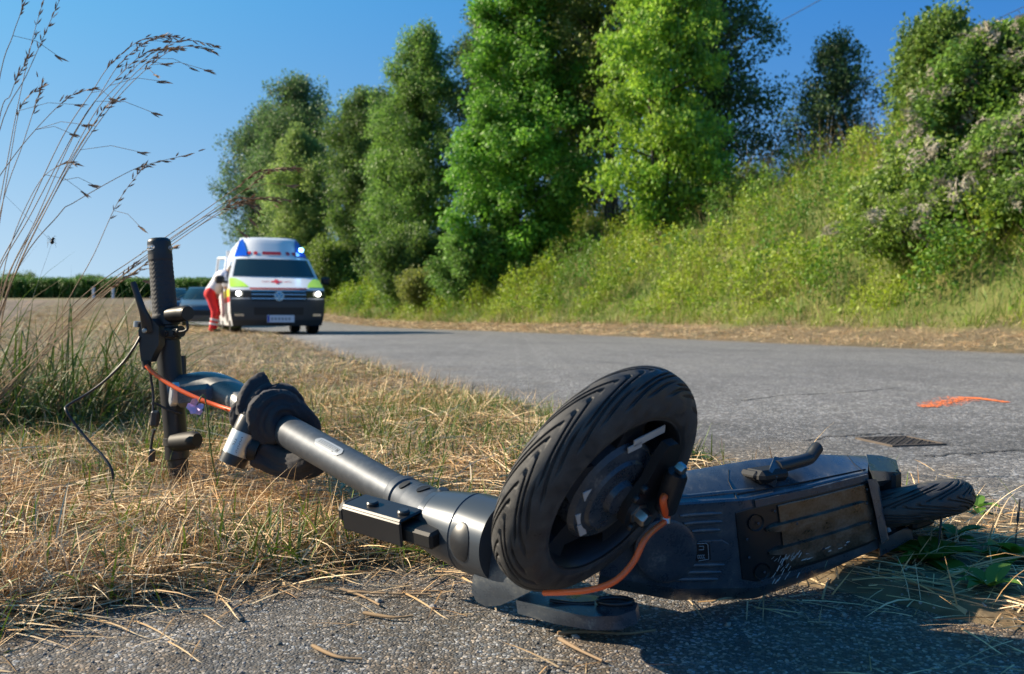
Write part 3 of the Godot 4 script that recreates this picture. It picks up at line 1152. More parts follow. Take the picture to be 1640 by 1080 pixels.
	maize.colored = true
	for i in 7:
		var q := Vector3(r(-0.35, 0.35), 0, r(-0.35, 0.35))
		var top := r(1.5, 1.9)
		maize.blade([q, q + Vector3(0, top * 0.5, 0), q + Vector3(0.02, top, 0)], 0.06, Vector3(1, 0, 0), Color(0.08, 0.13, 0.03), Color(0.16, 0.15, 0.05))
		for j in 8:
			var az := r(0, TAU)
			var d := Vector3(cos(az), 0.7, sin(az)).normalized()
			var a := q + Vector3(0, top * (0.15 + 0.1 * j), 0)
			var side := Vector3(-sin(az), 0, cos(az))
			maize.blade([a, a + d * 0.28, a + d * 0.5 + Vector3(0, -0.05, 0), a + d * 0.62 + Vector3(0, -0.28, 0)], 0.1, side, Color(0.04, 0.10, 0.015), Color(0.09, 0.18, 0.03))
	var mz := maize.mesh()
	var mw := []
	var mc := []
	for i in 2600:
		var x := r(-75.0, -12.0)
		var z := -84.0 - 16.0 * pow(r(0, 1), 1.8)
		mw.append(Transform3D(up_basis(r(0, TAU), 0.05, r(0.95, 1.2)), Vector3(x, height(x, z), z)))
		var v := r(0.8, 1.2)
		mc.append(Color(v, v, v) * 1.7)
	scatter("maize_field", mz, M["blades"], mw, mc)




func turf(called: String, t: Turf, m: Material) -> void:
	var o := MeshInstance3D.new()
	o.name = numbered(called)
	o.mesh = t.mesh()
	o.material_override = m
	o.set_meta("kind", "stuff")
	add_child(o)


# ---------- the scooter ----------
func tyre_mesh() -> ArrayMesh:
	var nt := 1092
	var ns := 64
	var rb := 0.076
	var rr := 0.1085
	var hw := 0.0223
	var p := PackedVector3Array()
	var pitch := TAU / 12.0
	for i in nt:
		for j in ns:
			var f := lerpf(-1.0, 1.0, j / (ns - 1.0))
			var psi := f * deg_to_rad(97.0)
			var rad := rb + (rr - rb) * pow(absf(cos(psi)), 0.9) * (1.0 if absf(f) < 0.93 else -0.2)
			var w := hw * signf(sin(psi)) * pow(absf(sin(psi)), 0.8)
			if absf(f) > 0.93:
				rad = rb - 0.002 * (absf(f) - 0.93) / 0.07
				w *= 0.93
			var a := absf(w) / hw
			var sgn := 1.0 if w > 0.0 else -1.0
			# the rows of the mesh sweep back like the tread, so that each groove follows a row
			var sweep := 2.0 * pitch
			var th := TAU * i / nt + sweep * pow(a, 1.25)
			var dep := 0.0
			var ph := fposmod(TAU * i / nt + (0.0 if sgn > 0.0 else 0.5 * pitch), pitch)
			var slope := sweep * 1.25 * pow(maxf(a, 0.02), 0.25) / hw
			for g in [[0.20, 0.05, 0.84], [0.48, 0.04, 0.60], [0.80, 0.52, 0.80]]:
				var off := absf(ph - pitch * g[0]) / sqrt(1.0 / (rr * rr) + slope * slope)
				var ends := smoothstep(g[1] - 0.03, g[1] + 0.03, a) * (1.0 - smoothstep(g[2] - 0.05, g[2] + 0.02, a))
				dep = maxf(dep, (1.0 - smoothstep(0.0005, 0.0011, off)) * ends)
			# moulded ring on the sidewall
			var ring := 0.0006 * (1.0 - smoothstep(0.0, 0.012, absf(absf(f) - 0.86)))
			rad -= dep * 0.0026 - ring * 0.3
			w -= sgn * (dep * 0.0012 * a - ring)
			p.append(Vector3(cos(th) * rad, sin(th) * rad, w))
	var m := Mb.new()
	m.grid(p, nt, ns, true, false)
	return m.mesh()


func scooter() -> void:
	var t := thing("electric_scooter", "dark grey electric scooter lying on its side at the road edge, front wheel up", "electric scooter", Vector3(0.1, 0.0, -1.0))
	var body: Material = M["body_plastic"]
	var blk: Material = M["black_plastic"]
	var satin: Material = M["black_satin"]
	# ---- handlebar, upright, one end driven into the grass
	var top := Vector3(-0.5896, 0.4343, -1.503)
	var low := Vector3(-0.5573, 0.0573, -1.496)
	var ax := (low - top).normalized()
	var hl := top.distance_to(low)
	var at := func(px: float) -> Vector3: return top + ax * (hl * (px - 383.0) / 362.0)
	var b := basis_of(-ax, Vector3(0, 0, 1))
	var m := Mb.new()
	m.lathe([Vector2(0.0, -hl - 0.03), Vector2(0.0165, -hl - 0.03), Vector2(0.0165, -hl * 0.975), Vector2(0.0195, -hl * 0.97), Vector2(0.0195, -hl * 0.88), Vector2(0.0185, -hl * 0.875), Vector2(0.0195, -hl * 0.48), Vector2(0.019, -hl * 0.36), Vector2(0.0, -hl * 0.35)], top, b, 28)
	var bar := part("handlebar", m, blk, t)
	m = Mb.new()
	# grip with a knurled skin
	var gp := PackedVector3Array()
	for i in 64:
		for j in 70:
			var f := j / 69.0
			var l := lerpf(0.026, hl * 0.345, f)
			var k := 0.0005 * sin(i * TAU / 64.0 * 16.0 + j * 0.0) * sin(j * 1.35 + (i % 4) * 0.8)
			var rad := 0.0185 + 0.0014 * f + (k if f > 0.1 and f < 0.96 else 0.0009)
			gp.append(top + ax * l + b.x * cos(i * TAU / 64.0) * rad + b.y * sin(i * TAU / 64.0) * rad)
	m.grid(gp, 64, 70, true, false)
	part("grip", m, M["grip_rubber"], t)
	m = Mb.new()
	m.lathe([Vector2(0.0, 0.001), Vector2(0.0145, 0.001), Vector2(0.0178, -0.002), Vector2(0.0188, -0.006), Vector2(0.0192, -0.027), Vector2(0.0182, -0.0285), Vector2(0.0, -0.0285)], top, b, 36)
	part("grip_end_cap", m, satin, t)
	for s in [[-0.5, 0.0], [0.98, 0.006]]:
		m = Mb.new()
		var out := Vector3(sin(s[0]), 0, cos(s[0]))
		if s[0] > 0.5:
			out = Vector3(0.98, 0, -0.1)
		var rt := out.cross(ax).normalized()
		var c0: Vector3 = top + ax * 0.0155
		var ring := PackedVector3Array()
		for i in 16:
			var f := TAU * i / 16
			var q := rt * (cos(f) * 0.0072 + signf(cos(f)) * 0.002) + ax * sin(f) * 0.0046
			var o: float = sqrt(maxf(0.0201 * 0.0201 - pow(q.dot(rt), 2.0), 0.0))
			ring.append(c0 + q + out * o)
		var back := PackedVector3Array()
		for q in ring:
			back.append(q - out * 0.004)
		m.loft([back, ring])
		part("indicator_lens", m, M["lens"], t)
		for i in 3:
			var e := Mb.new()
			e.lathe([Vector2(0.0, 0.0012), Vector2(0.0016, 0.0008), Vector2(0.0021, 0.0)], c0 + rt * (i - 1) * 0.005 + out * 0.0198, basis_of(out), 10)
			part("indicator_cell", e, M["chrome"], t)
	# clamp ring, throttle stub and screw block below the grip
	m = Mb.new()
	m.lathe([Vector2(0.018, 0.0), Vector2(0.0225, -0.001), Vector2(0.0228, -0.015), Vector2(0.018, -0.0165)], at.call(506.0), b, 30)
	part("grip_clamp", m, blk, t)
	m = Mb.new()
	m.tube([Vector3(-0.567, 0.3072, -1.49), Vector3(-0.5447, 0.3092, -1.48), Vector3(-0.5337, 0.3102, -1.476), Vector3(-0.5313, 0.3102, -1.474)], [0.0135, 0.0135, 0.0135, 0.0115], 18)
	part("bell_body", m, blk, t)
	m = Mb.new()
	m.tube(smooth_line([Vector3(-0.5319, 0.298, -1.47), Vector3(-0.5308, 0.2857, -1.47), Vector3(-0.5359, 0.2806, -1.47), Vector3(-0.549, 0.2795, -1.475)], 4), [0.0025], 8)
	part("bell_striker", m, blk, t)
	m = Mb.new()
	m.lathe([Vector2(0.0185, 0.0), Vector2(0.0215, -0.0015), Vector2(0.022, -0.020), Vector2(0.0185, -0.0215)], at.call(525.0), b, 30)
	m.box(at.call(534.0) + Vector3(0.012, 0.0, 0.018), Vector3(0.022, 0.016, 0.012), Basis.IDENTITY, 0.003)
	m.lathe([Vector2(0.0, 0.003), Vector2(0.0035, 0.003), Vector2(0.004, 0.0)], at.call(534.0) + Vector3(0.008, 0, 0.025), Basis.IDENTITY, 10)
	m.lathe([Vector2(0.0, 0.003), Vector2(0.0035, 0.003), Vector2(0.004, 0.0)], at.call(534.0) + Vector3(0.018, 0.001, 0.025), Basis.IDENTITY, 10)
	m.tube([Vector3(-0.5639, 0.2783, -1.49), Vector3(-0.5447, 0.2805, -1.48)], [0.0095], 14)
	part("lever_clamp", m, blk, t)
	# brake lever
	m = Mb.new()
	var lp := smooth_line([Vector3(-0.6112, 0.3604, -1.451), Vector3(-0.6052, 0.3423, -1.451), Vector3(-0.5971, 0.3181, -1.451), Vector3(-0.5921, 0.299, -1.455), Vector3(-0.5901, 0.2818, -1.46)], 5)
	m.tube(lp, [0.0050, 0.0064, 0.0066, 0.0066, 0.0066, 0.0066, 0.0068, 0.0070, 0.0072, 0.0074, 0.0076, 0.008, 0.0088, 0.0098, 0.0108, 0.0115, 0.0122, 0.0128, 0.013, 0.013, 0.012], 16, true, 0.72)
	var lever := part("brake_lever", m, satin, t)
	m = Mb.new()
	var hp := PackedVector3Array([Vector3(-0.5992, 0.3, -1.455), Vector3(-0.583, 0.302, -1.455), Vector3(-0.5719, 0.2879, -1.455), Vector3(-0.5719, 0.2596, -1.454), Vector3(-0.58, 0.2454, -1.454), Vector3(-0.586, 0.2313, -1.454), Vector3(-0.6002, 0.2313, -1.454), Vector3(-0.6032, 0.2556, -1.454), Vector3(-0.6052, 0.2818, -1.455)])
	m.plate(hp, Vector3(0.004, 0, -0.016))
	part("lever_housing", m, blk, t)
	m = Mb.new()
	m.lathe([Vector2(0.0, 0.0025), Vector2(0.0032, 0.0022), Vector2(0.0042, 0.0)], Vector3(-0.5898, 0.282, -1.442), Basis.IDENTITY, 14)
	m.tube([Vector3(-0.6092, 0.297, -1.462), Vector3(-0.6102, 0.2878, -1.462)], [0.006], 10)
	part("lever_pivot", m, M["steel"], t)
	m = Mb.new()
	m.tube([Vector3(-0.5941, 0.2333, -1.454), Vector3(-0.5921, 0.2192, -1.454)], [0.0062, 0.005], 12)
	part("cable_nozzle", m, M["deep_black"], t)
	# cables
	m = Mb.new()
	m.tube(smooth_line([Vector3(-0.6022, 0.2717, -1.455), Vector3(-0.6102, 0.2537, -1.449), Vector3(-0.6283, 0.2295, -1.449), Vector3(-0.652, 0.202, -1.438), Vector3(-0.6773, 0.1809, -1.428), Vector3(-0.6972, 0.1649, -1.408), Vector3(-0.6932, 0.1561, -1.397), Vector3(-0.6767, 0.1318, -1.397), Vector3(-0.6506, 0.107, -1.387), Vector3(-0.6287, 0.0911, -1.376), Vector3(-0.6108, 0.0717, -1.366), Vector3(-0.607, 0.0527, -1.365)], 5), [0.0022], 8)
	part("black_cable", m, blk, t)
	m = Mb.new()
	m.tube(smooth_line([Vector3(-0.5909, 0.2254, -1.451), Vector3(-0.5768, 0.2136, -1.446), Vector3(-0.554, 0.2, -1.438), Vector3(-0.5263, 0.1868, -1.428), Vector3(-0.495, 0.1748, -1.418), Vector3(-0.4622, 0.1649, -1.408), Vector3(-0.4267, 0.1581, -1.387), Vector3(-0.4044, 0.1544, -1.377)], 5), [0.0034], 10)
	part("orange_brake_cable", m, M["orange_cable"], t)
	m = Mb.new()
	m.tube(smooth_line([Vector3(-0.5881, 0.2412, -1.459), Vector3(-0.5911, 0.2102, -1.468), Vector3(-0.587, 0.1775, -1.468), Vector3(-0.585, 0.1495, -1.462)], 4), [0.0022], 8)
	part("light_wire", m, blk, t)
	m = Mb.new()
	m.tube(smooth_line([Vector3(-0.5829, 0.121, -1.462), Vector3(-0.587, 0.1047, -1.462), Vector3(-0.5891, 0.0864, -1.461)], 4), [0.0022], 8)
	part("light_wire", m, blk, t)
	m = Mb.new()
	m.box(Vector3(-0.5807, 0.1386, -1.459), Vector3(0.014, 0.026, 0.010), Basis.from_euler(Vector3(0, 0, -0.1)), 0.003)
	part("wire_plug", m, satin, t)
	m = Mb.new()
	m.box(Vector3(-0.5862, 0.0786, -1.459), Vector3(0.010, 0.021, 0.009), Basis.from_euler(Vector3(0, 0, -0.1)), 0.0025)
	part("wire_plug", m, satin, t)
	m = Mb.new()
	m.tube(smooth_line([Vector3(-0.588, 0.1637, -1.463), Vector3(-0.5806, 0.161, -1.47), Vector3(-0.5634, 0.1515, -1.472), Vector3(-0.5427, 0.1448, -1.477)], 4), [0.002], 6)
	part("cable_tie", m, blk, t)
	m = Mb.new()
	m.tube([Vector3(-0.5587, 0.0962, -1.486), Vector3(-0.5265, 0.1013, -1.471), Vector3(-0.5176, 0.103, -1.466), Vector3(-0.5138, 0.1033, -1.464)], [0.0155, 0.0155, 0.0145, 0.011], 20)
	m.lathe([Vector2(0.018, 0.0), Vector2(0.0205, -0.001), Vector2(0.0205, -0.013), Vector2(0.018, -0.014)], at.call(700.0), b, 30)
	part("lower_clamp", m, M["deep_black"], t)
	m = Mb.new()
	m.tube([Vector3(-0.5631, 0.2384, -1.529), Vector3(-0.5621, 0.2065, -1.528)], [0.008], 12)
	part("display_edge", m, satin, t)
	# ---- gooseneck, headlight and stem tube
	m = Mb.new()
	var neck := smooth_line([Vector3(-0.5667, 0.1792, -1.498), Vector3(-0.5354, 0.1854, -1.498), Vector3(-0.4987, 0.1872, -1.488), Vector3(-0.4635, 0.1785, -1.468), Vector3(-0.426, 0.162, -1.438), Vector3(-0.385, 0.1454, -1.397)], 5)
	m.tube(neck, [0.024, 0.024, 0.0245, 0.025, 0.025, 0.0255, 0.0255, 0.026, 0.026, 0.026, 0.0262, 0.0264], 24)
	part("stem_neck", m, body, t)
	m = Mb.new()
	var lb := basis_of(Vector3(-0.5518, 0.1752, -1.448) - Vector3(-0.4793, 0.1832, -1.448), Vector3(0, 1, 0))
	m.box(Vector3(-0.5143, 0.1768, -1.453), Vector3(0.020, 0.034, 0.062), lb, 0.008)
	part("headlight_box", m, body, t)
	m = Mb.new()
	var hl_ring := func(k: float, dz: float) -> PackedVector3Array:
		var o := PackedVector3Array()
		var c: Vector3 = Vector3(-0.5476, 0.1794, -1.445)
		for i in 20:
			var f := TAU * i / 20
			o.append(c + Vector3(-0.72, 0, 0.69) * dz + Vector3(0.69, 0.0, 0.72) * cos(f) * 0.0066 * k + Vector3(0.12, 1, 0) * (sin(f) * 0.009 + signf(sin(f)) * 0.008) * k)
		return o
	m.loft([hl_ring.call(1.15, -0.008), hl_ring.call(1.15, 0.0), hl_ring.call(1.0, 0.0015)], true, true, false)
	var lamp := part("headlight", m, M["lock_silver"], t)
	m = Mb.new()
	m.loft([hl_ring.call(1.0, -0.004), hl_ring.call(1.0, 0.0012), hl_ring.call(0.8, 0.0024)])
	part("headlight_lens", m, M["sticker"], lamp)
	for k in 3:
		m = Mb.new()
		var c: Vector3 = Vector3(-0.5465, 0.1797, -1.442) + Vector3(0, 0.010 - 0.010 * k, 0)
		m.lathe([Vector2(0.0, 0.001), Vector2(0.003, 0.0008), Vector2(0.0035, 0.0)], c, basis_of(Vector3(-0.72, 0, 0.69)), 10)
		part("headlight_bulb", m, M["chrome"], lamp)
	m = Mb.new()
	var s0 := Vector3(-0.3889, 0.1484, -1.397)
	var s1 := Vector3(-0.1219, 0.0918, -1.041)
	var sx := (s1 - s0).normalized()
	var sb := basis_of(sx, Vector3(0, 1, 0))
	var sl := s0.distance_to(s1)
	m.lathe([Vector2(0.0, -0.03), Vector2(0.0245, -0.03), Vector2(0.0240, 0.0), Vector2(0.0225, sl * 0.5), Vector2(0.0212, sl), Vector2(0.0, sl)], s0, sb, 40)
	part("stem", m, M["grey_metal"], t)
	m = Mb.new()
	m.box(Vector3(-0.4097, 0.15, -1.382), Vector3(0.006, 0.022, 0.055), basis_of(sx, Vector3(-0.6, 0.5, 0.8)), 0.002)
	part("stem_side_plate", m, satin, t)
	# warning sticker on the stem, printed with small dark lines
	var wrap := func(al: float, an: float, rad: float) -> Vector3:
		return s0 + sx * al + (sb.x * sin(an) + sb.y * cos(an)) * rad
	var face_a := atan2((Vector3(0, 0, 1) + Vector3(0, 0.75, 0)).dot(sb.x), (Vector3(0, 0, 1) + Vector3(0, 0.75, 0)).dot(sb.y))
	m = Mb.new()
	var al0 := sl * 0.50
	var sgp := PackedVector3Array()
	for i in 15:
		for j in 9:
			var u := i / 14.0
			var wv := (j / 8.0 - 0.5) * 0.62 * sqrt(maxf(1.0 - pow(absf(u * 2.0 - 1.0), 8.0), 0.02))
			sgp.append(wrap.call(al0 + u * 0.078, face_a + wv, 0.0231))
	m.grid(sgp, 15, 9)
	var st := part("warning_sticker", m, M["sticker"], t)
	m = Mb.new()
	var ml := func(a0: float, a1: float, w0: float, w1: float) -> void:
		m.quad(wrap.call(al0 + a0, face_a + w0, 0.02335), wrap.call(al0 + a1, face_a + w0, 0.0233), wrap.call(al0 + a1, face_a + w1, 0.0233), wrap.call(al0 + a0, face_a + w1, 0.02335))
	rng.seed = 5
	for row in 3:
		var q := 0.010
		while q < 0.058:
			var l := r(0.0015, 0.006)
			ml.call(q, q + l, 0.13 - row * 0.09, 0.16 - row * 0.09)
			q += l + r(0.001, 0.002)
	ml.call(0.062, 0.064, -0.1, 0.15)
	ml.call(0.066, 0.068, -0.1, 0.15)
	ml.call(0.064, 0.066, 0.0, 0.05)
	ml.call(0.056, 0.059, -0.2, -0.13)
	ml.call(0.006, 0.060, -0.135, -0.125)
	part("sticker_print", m, M["print_dark"], st)
	# ---- folding joint
	m = Mb.new()
	var j0 := Vector3(-0.1219, 0.0918, -1.041)
	var j1 := Vector3(-0.0779, 0.0807, -0.9709)
	var jb := basis_of(j1 - j0, Vector3(0, 1, 0))
	var jl := j0.distance_to(j1)
	m.lathe([Vector2(0.0, -0.016), Vector2(0.0232, -0.016), Vector2(0.0238, -0.014), Vector2(0.0238, -0.002), Vector2(0.0215, 0.0), Vector2(0.0215, 0.004), Vector2(0.0245, 0.006), Vector2(0.0255, jl * 0.35), Vector2(0.0275, jl * 0.38), Vector2(0.0300, jl), Vector2(0.0, jl)], j0, jb, 40)
	var joint := part("folding_joint", m, M["grey_metal"], t)
	for k in 2:
		m = Mb.new()
		var along_: float = jl * [0.18, 0.62][k]
		var rad: float = [0.0262, 0.0296][k]
		var f0 := Vector3(0.15, 0.62, 0.77)
		f0 = (f0 - jb.z * f0.dot(jb.z)).normalized()
		var f1 := jb.z.cross(f0)
		var rings := []
		for lift in [-0.004, 0.0006]:
			var q := PackedVector3Array()
			for i in 18:
				var f := TAU * i / 18
				var an: float = sin(f) * 0.28 + [0.1, -0.15][k]
				q.append(j0 + jb.z * (along_ + cos(f) * 0.0050) + (f0 * cos(an) + f1 * sin(an)) * (rad + lift))
			rings.append(q)
		m.loft(rings)
		part("joint_slot", m, M["deep_black"], joint)
	for c in [Vector3(-0.0759, 0.1071, -0.9814), Vector3(-0.101, 0.1058, -1.006)]:
		m = Mb.new()
		m.lathe([Vector2(0.0, 0.008), Vector2(0.005, 0.008), Vector2(0.0068, 0.0065), Vector2(0.0068, -0.01)], c, basis_of(Vector3(0.1, 1, 0.25)), 14)
		part("joint_bolt", m, satin, joint)
	# folding lever, an open channel
	var l0 := Vector3(-0.175, 0.0875, -0.9961)
	var l1 := Vector3(-0.1037, 0.0815, -0.9409)
	var lz := (l1 - l0).normalized()
	var lbs := basis_of(lz, Vector3(0.15, 1, 0.35))
	var ll := l0.distance_to(l1)
	var lm := (l0 + l1) / 2.0
	m = Mb.new()
	m.box(lm + lbs.y * 0.012 - lbs.x * 0.0, Vector3(0.036, 0.004, ll), lbs, 0.0018)
	m.box(lm + lbs.x * 0.017 - lbs.y * 0.002, Vector3(0.004, 0.027, ll), lbs, 0.0018)
	m.box(lm - lbs.x * 0.017 - lbs.y * 0.002, Vector3(0.004, 0.027, ll), lbs, 0.0018)
	var fold := part("folding_lever", m, blk, t)
	m = Mb.new()
	m.box(l0 - lz * 0.004 + lbs.y * 0.001, Vector3(0.036, 0.024, 0.018), lbs, 0.007)
	m.box(l1 + lz * 0.012 - lbs.y * 0.004, Vector3(0.026, 0.018, 0.05), lbs, 0.003)
	part("lever_end", m, M["deep_black"], fold)
	for c in [l0 + lz * ll * 0.36, l0 + lz * ll * 0.88]:
		m = Mb.new()
		m.lathe([Vector2(0.0, 0.0045), Vector2(0.0055, 0.0045), Vector2(0.0068, 0.003), Vector2(0.0068, 0.0)], c + lbs.y * 0.014 - lbs.x * 0.002, basis_of(lbs.y), 16)
		part("lever_bolt", m, satin, fold)
	# ---- steering head
	m = Mb.new()
	var hp0 := Vector3(-0.0862, 0.0798, -0.9809)
	var hp1 := Vector3(-0.0051, 0.0738, -0.9108)
	var hb := basis_of(hp1 - hp0, Vector3(0, 1, 0))
	var hlen := hp0.distance_to(hp1)
	m.lathe([Vector2(0.0, 0.0), Vector2(0.0300, 0.0), Vector2(0.0330, 0.003), Vector2(0.0342, 0.012), Vector2(0.0340, 0.0125), Vector2(0.0352, 0.014), Vector2(0.0395, 0.045), Vector2(0.0415, 0.062), Vector2(0.0405, 0.063), Vector2(0.0405, 0.0645), Vector2(0.0420, 0.066), Vector2(0.042, hlen), Vector2(0.0, hlen)], hp0, hb, 48)
	var head := part("steering_head", m, M["neck_plastic"], t, 28.0)
	var bc := Vector3(-0.049, 0.0763, -0.9008)
	var bo := (bc - (hp0 + hb.z * (bc - hp0).dot(hb.z))).normalized()
	var bt := hb.z.cross(bo).normalized()
	var oval := func(k: float, out: float) -> PackedVector3Array:
		var o := PackedVector3Array()
		for i in 28:
			var f := TAU * i / 28
			var q := hb.z * cos(f) * 0.0125 * k + bt * sin(f) * 0.0195 * k
			var al := (bc - hp0).dot(hb.z) + q.dot(hb.z)
			var rad := lerpf(0.0352, 0.0415, clampf((al - 0.014) / 0.048, 0, 1))
			var an := q.dot(bt) / rad
			o.append(hp0 + hb.z * al + (bo * cos(an) + bt * sin(an)) * (rad + out))
		return o
	m = Mb.new()
	m.loft([oval.call(1.06, -0.002), oval.call(1.06, 0.0004), oval.call(1.0, 0.0014), oval.call(0.6, 0.0026), oval.call(0.2, 0.003)], true, false, true)
	var badge := part("oval_badge", m, M["black_satin"], head)
	m = Mb.new()
	var mark := func(u0: float, v0: float, u1: float, v1: float) -> void:
		var q0 := bc + hb.z * u0 + bt * v0
		var q1 := bc + hb.z * u1 + bt * v1
		var rad := 0.0395
		var onto := func(q: Vector3) -> Vector3:
			var c: Vector3 = hp0 + hb.z * (q - hp0).dot(hb.z)
			return c + (q - c).normalized() * (rad + 0.0012)
		m.tube([onto.call(q0), onto.call((q0 + q1) / 2.0), onto.call(q1)], [0.0009], 6)
	# the raised strokes of the badge: two uprights joined at one end, and a free stroke
	mark.call(-0.004, -0.006, -0.004, 0.005)
	mark.call(-0.004, -0.006, 0.002, -0.006)
	mark.call(0.002, -0.006, 0.002, 0.005)
	mark.call(0.006, -0.006, 0.006, 0.005)
	for k in 5:
		mark.call(-0.007, -0.009 + k * 0.0035, -0.0068, -0.0086 + k * 0.0035)
	part("badge_mark", m, M["neck_plastic"], badge)
	# ---- front wheel
	var wc := Vector3(0.0799, 0.1524, -0.8173)
	var wn := Vector3(0.635, -0.486, 0.600).normalized()
	var wb := basis_of(wn, Vector3(0, 1, 0))
	var tm := tyre_mesh()
	wheel("front_wheel", t, tm, wc, wb.scaled(Vector3.ONE * 1.0986), true)
	# fork: crown behind the tyre, far blade, and the near blade with its spring leg
	m = Mb.new()
	m.tube(smooth_line([Vector3(-0.0128, 0.0778, -0.9209), Vector3(0.0194, 0.0805, -0.9259), Vector3(0.0549, 0.0869, -0.926), Vector3(0.0787, 0.1095, -0.8815)], 4), [0.030, 0.028, 0.024, 0.02, 0.018, 0.016, 0.015, 0.014, 0.013, 0.012, 0.012, 0.012, 0.012], 18)
	part("fork", m, blk, t)
	for q in [[1038, 690, 30, 6], [1012, 706, 13, 5], [999, 737, 8, 7], [977, 757, 10, 8], [938, 778, 12, 8], [951, 796, 9, 8], [924, 822, 7, 10], [928, 846, 6, 12]]:  # added pale plates, painted as light seen through the spoke openings
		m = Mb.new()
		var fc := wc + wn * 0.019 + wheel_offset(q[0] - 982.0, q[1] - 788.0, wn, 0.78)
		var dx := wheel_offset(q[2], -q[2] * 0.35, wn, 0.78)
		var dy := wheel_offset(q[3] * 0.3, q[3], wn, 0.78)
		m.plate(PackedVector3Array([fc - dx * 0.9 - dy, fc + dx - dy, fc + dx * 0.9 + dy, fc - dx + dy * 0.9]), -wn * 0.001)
		part("gap_light_plate", m, M["gap_light_grey"], t)
	var nearc := wc + wn * 0.037
	m = Mb.new()
	var arm := PackedVector3Array()
	for q in [[998, 842], [985, 828], [990, 800], [1004, 778], [1022, 755], [1044, 708], [1056, 690], [1074, 688], [1084, 700], [1080, 735], [1066, 790], [1052, 815], [1032, 835], [1014, 846]]:
		arm.append(nearc + wheel_offset(q[0] - 1012.0, q[1] - 812.0, wn, 0.765) + wheel_offset(22.0, 20.0, wn, 0.765))
	m.plate(arm, -wn * 0.009)
	var fb := part("fork_blade", m, blk, t)
	m = Mb.new()
	var up := wheel_offset(24.0, -92.0, wn, 0.765)
	var lo := wheel_offset(9.0, -12.0, wn, 0.765)
	var kc := nearc + wheel_offset(46.0, 18.0, wn, 0.765)
	m.tube([kc + lo + wn * 0.012, kc + lo.lerp(up, 0.05) + wn * 0.012, kc + up * 0.86 + wn * 0.012, kc + up * 0.92 + wn * 0.012], [0.0088, 0.0105, 0.0105, 0.0085], 18)
	part("spring_leg", m, M["black_satin"], fb)
	m = Mb.new()
	m.lathe([Vector2(0.0, 0.012), Vector2(0.006, 0.012), Vector2(0.0078, 0.010), Vector2(0.0078, 0.002), Vector2(0.011, 0.001), Vector2(0.011, -0.004)], nearc + wheel_offset(22.0, 20.0, wn, 0.765), wb, 6)
	part("axle_nut", m, M["steel"], fb)
	m = Mb.new()
	m.lathe([Vector2(0.0, 0.008), Vector2(0.0042, 0.008), Vector2(0.0052, 0.006), Vector2(0.0052, 0.0)], kc + up * 1.02 + wn * 0.010, wb, 6)
	part("spring_bolt", m, M["steel"], fb)
	for q in [[-10.0, -32.0], [4.0, -48.0], [-14.0, 24.0], [12.0, 26.0]]:
		m = Mb.new()
		m.lathe([Vector2(0.0, 0.004), Vector2(0.003, 0.004), Vector2(0.004, 0.002), Vector2(0.004, -0.001)], nearc + wheel_offset(22.0 + q[0], 20.0 + q[1], wn, 0.765), wb, 10)
		part("blade_bolt", m, satin, fb)
	m = Mb.new()
	var plug := kc + lo + wn * 0.012
	m.tube([plug, plug + Vector3(0.0, -0.012, 0.004)], [0.005, 0.0042], 10)
	part("cable_end", m, M["lock_silver"], fb)
	m = Mb.new()
	m.tube(smooth_line([plug + Vector3(0, -0.010, 0.003), Vector3(0.1147, 0.1152, -0.7616), Vector3(0.1022, 0.0966, -0.7512), Vector3(0.0859, 0.0818, -0.7459), Vector3(0.0655, 0.073, -0.7507), Vector3(0.0455, 0.0664, -0.7656), Vector3(0.0289, 0.0567, -0.7954)], 6), [0.0027], 10)
	part("orange_brake_cable", m, M["orange_cable"], t)
	m = Mb.new()
	m.tube(smooth_line([plug + Vector3(0.002, -0.008, 0.0), Vector3(0.1344, 0.14, -0.797), Vector3(0.1464, 0.1398, -0.827), Vector3(0.1583, 0.1357, -0.867)], 5), [0.0034], 10)
	part("orange_brake_cable", m, M["orange_cable"], t)
	# mudguard flap
	m = Mb.new()
	var fl := PackedVector3Array()
	for q in [[800, 876], [784, 884], [768, 902], [757, 926], [755, 948], [762, 966], [778, 975], [800, 973], [826, 962], [850, 950], [872, 944], [868, 915], [840, 888]]:
		var xd: float = (q[0] - 755.0) / 110.0
		var c: Vector3 = Vector3(lerpf(Vector3(-0.0406, 0.0419, -0.8952).x, Vector3(0.0269, 0.0534, -0.8554).x, xd), 0, 0)
		var dd := lerpf(0.905, 0.84, xd) + 0.012 * sin(xd * 3.0)
		c = Vector3((q[0] - 820.0) / 1440.0 * dd, 0.3 - (q[1] - 512.0) / 1440.0 * dd, -dd)
		fl.append(c)
	m.plate(fl, Vector3(0.004, 0.002, -0.006))
	part("mudguard_flap", m, body, t)
	# lower guard shell lying under the tyre
	m = Mb.new()
	var kp := PackedVector3Array([Vector3(0.0037, 0.0251, -0.8748), Vector3(0.0161, 0.0287, -0.8849), Vector3(0.05, 0.0263, -0.8948), Vector3(0.0875, 0.0232, -0.8948), Vector3(0.1143, 0.0259, -0.8798), Vector3(0.122, 0.0252, -0.8648), Vector3(0.1176, 0.024, -0.8498), Vector3(0.0998, 0.0213, -0.8397), Vector3(0.0734, 0.0207, -0.8397), Vector3(0.0386, 0.0234, -0.8498)])
	m.plate(kp, Vector3(0.002, -0.013, 0.0))
	var shell := part("guard_shell", m, body, t)
	m = Mb.new()
	var rng_pts := []
	for i in 21:
		var f := TAU * i / 20
		rng_pts.append(Vector3(0.0995, 0.0264, -0.8628) + Vector3(cos(f) * 0.017, 0.002, sin(f) * 0.011))
	m.tube(rng_pts, [0.0022], 6, false)
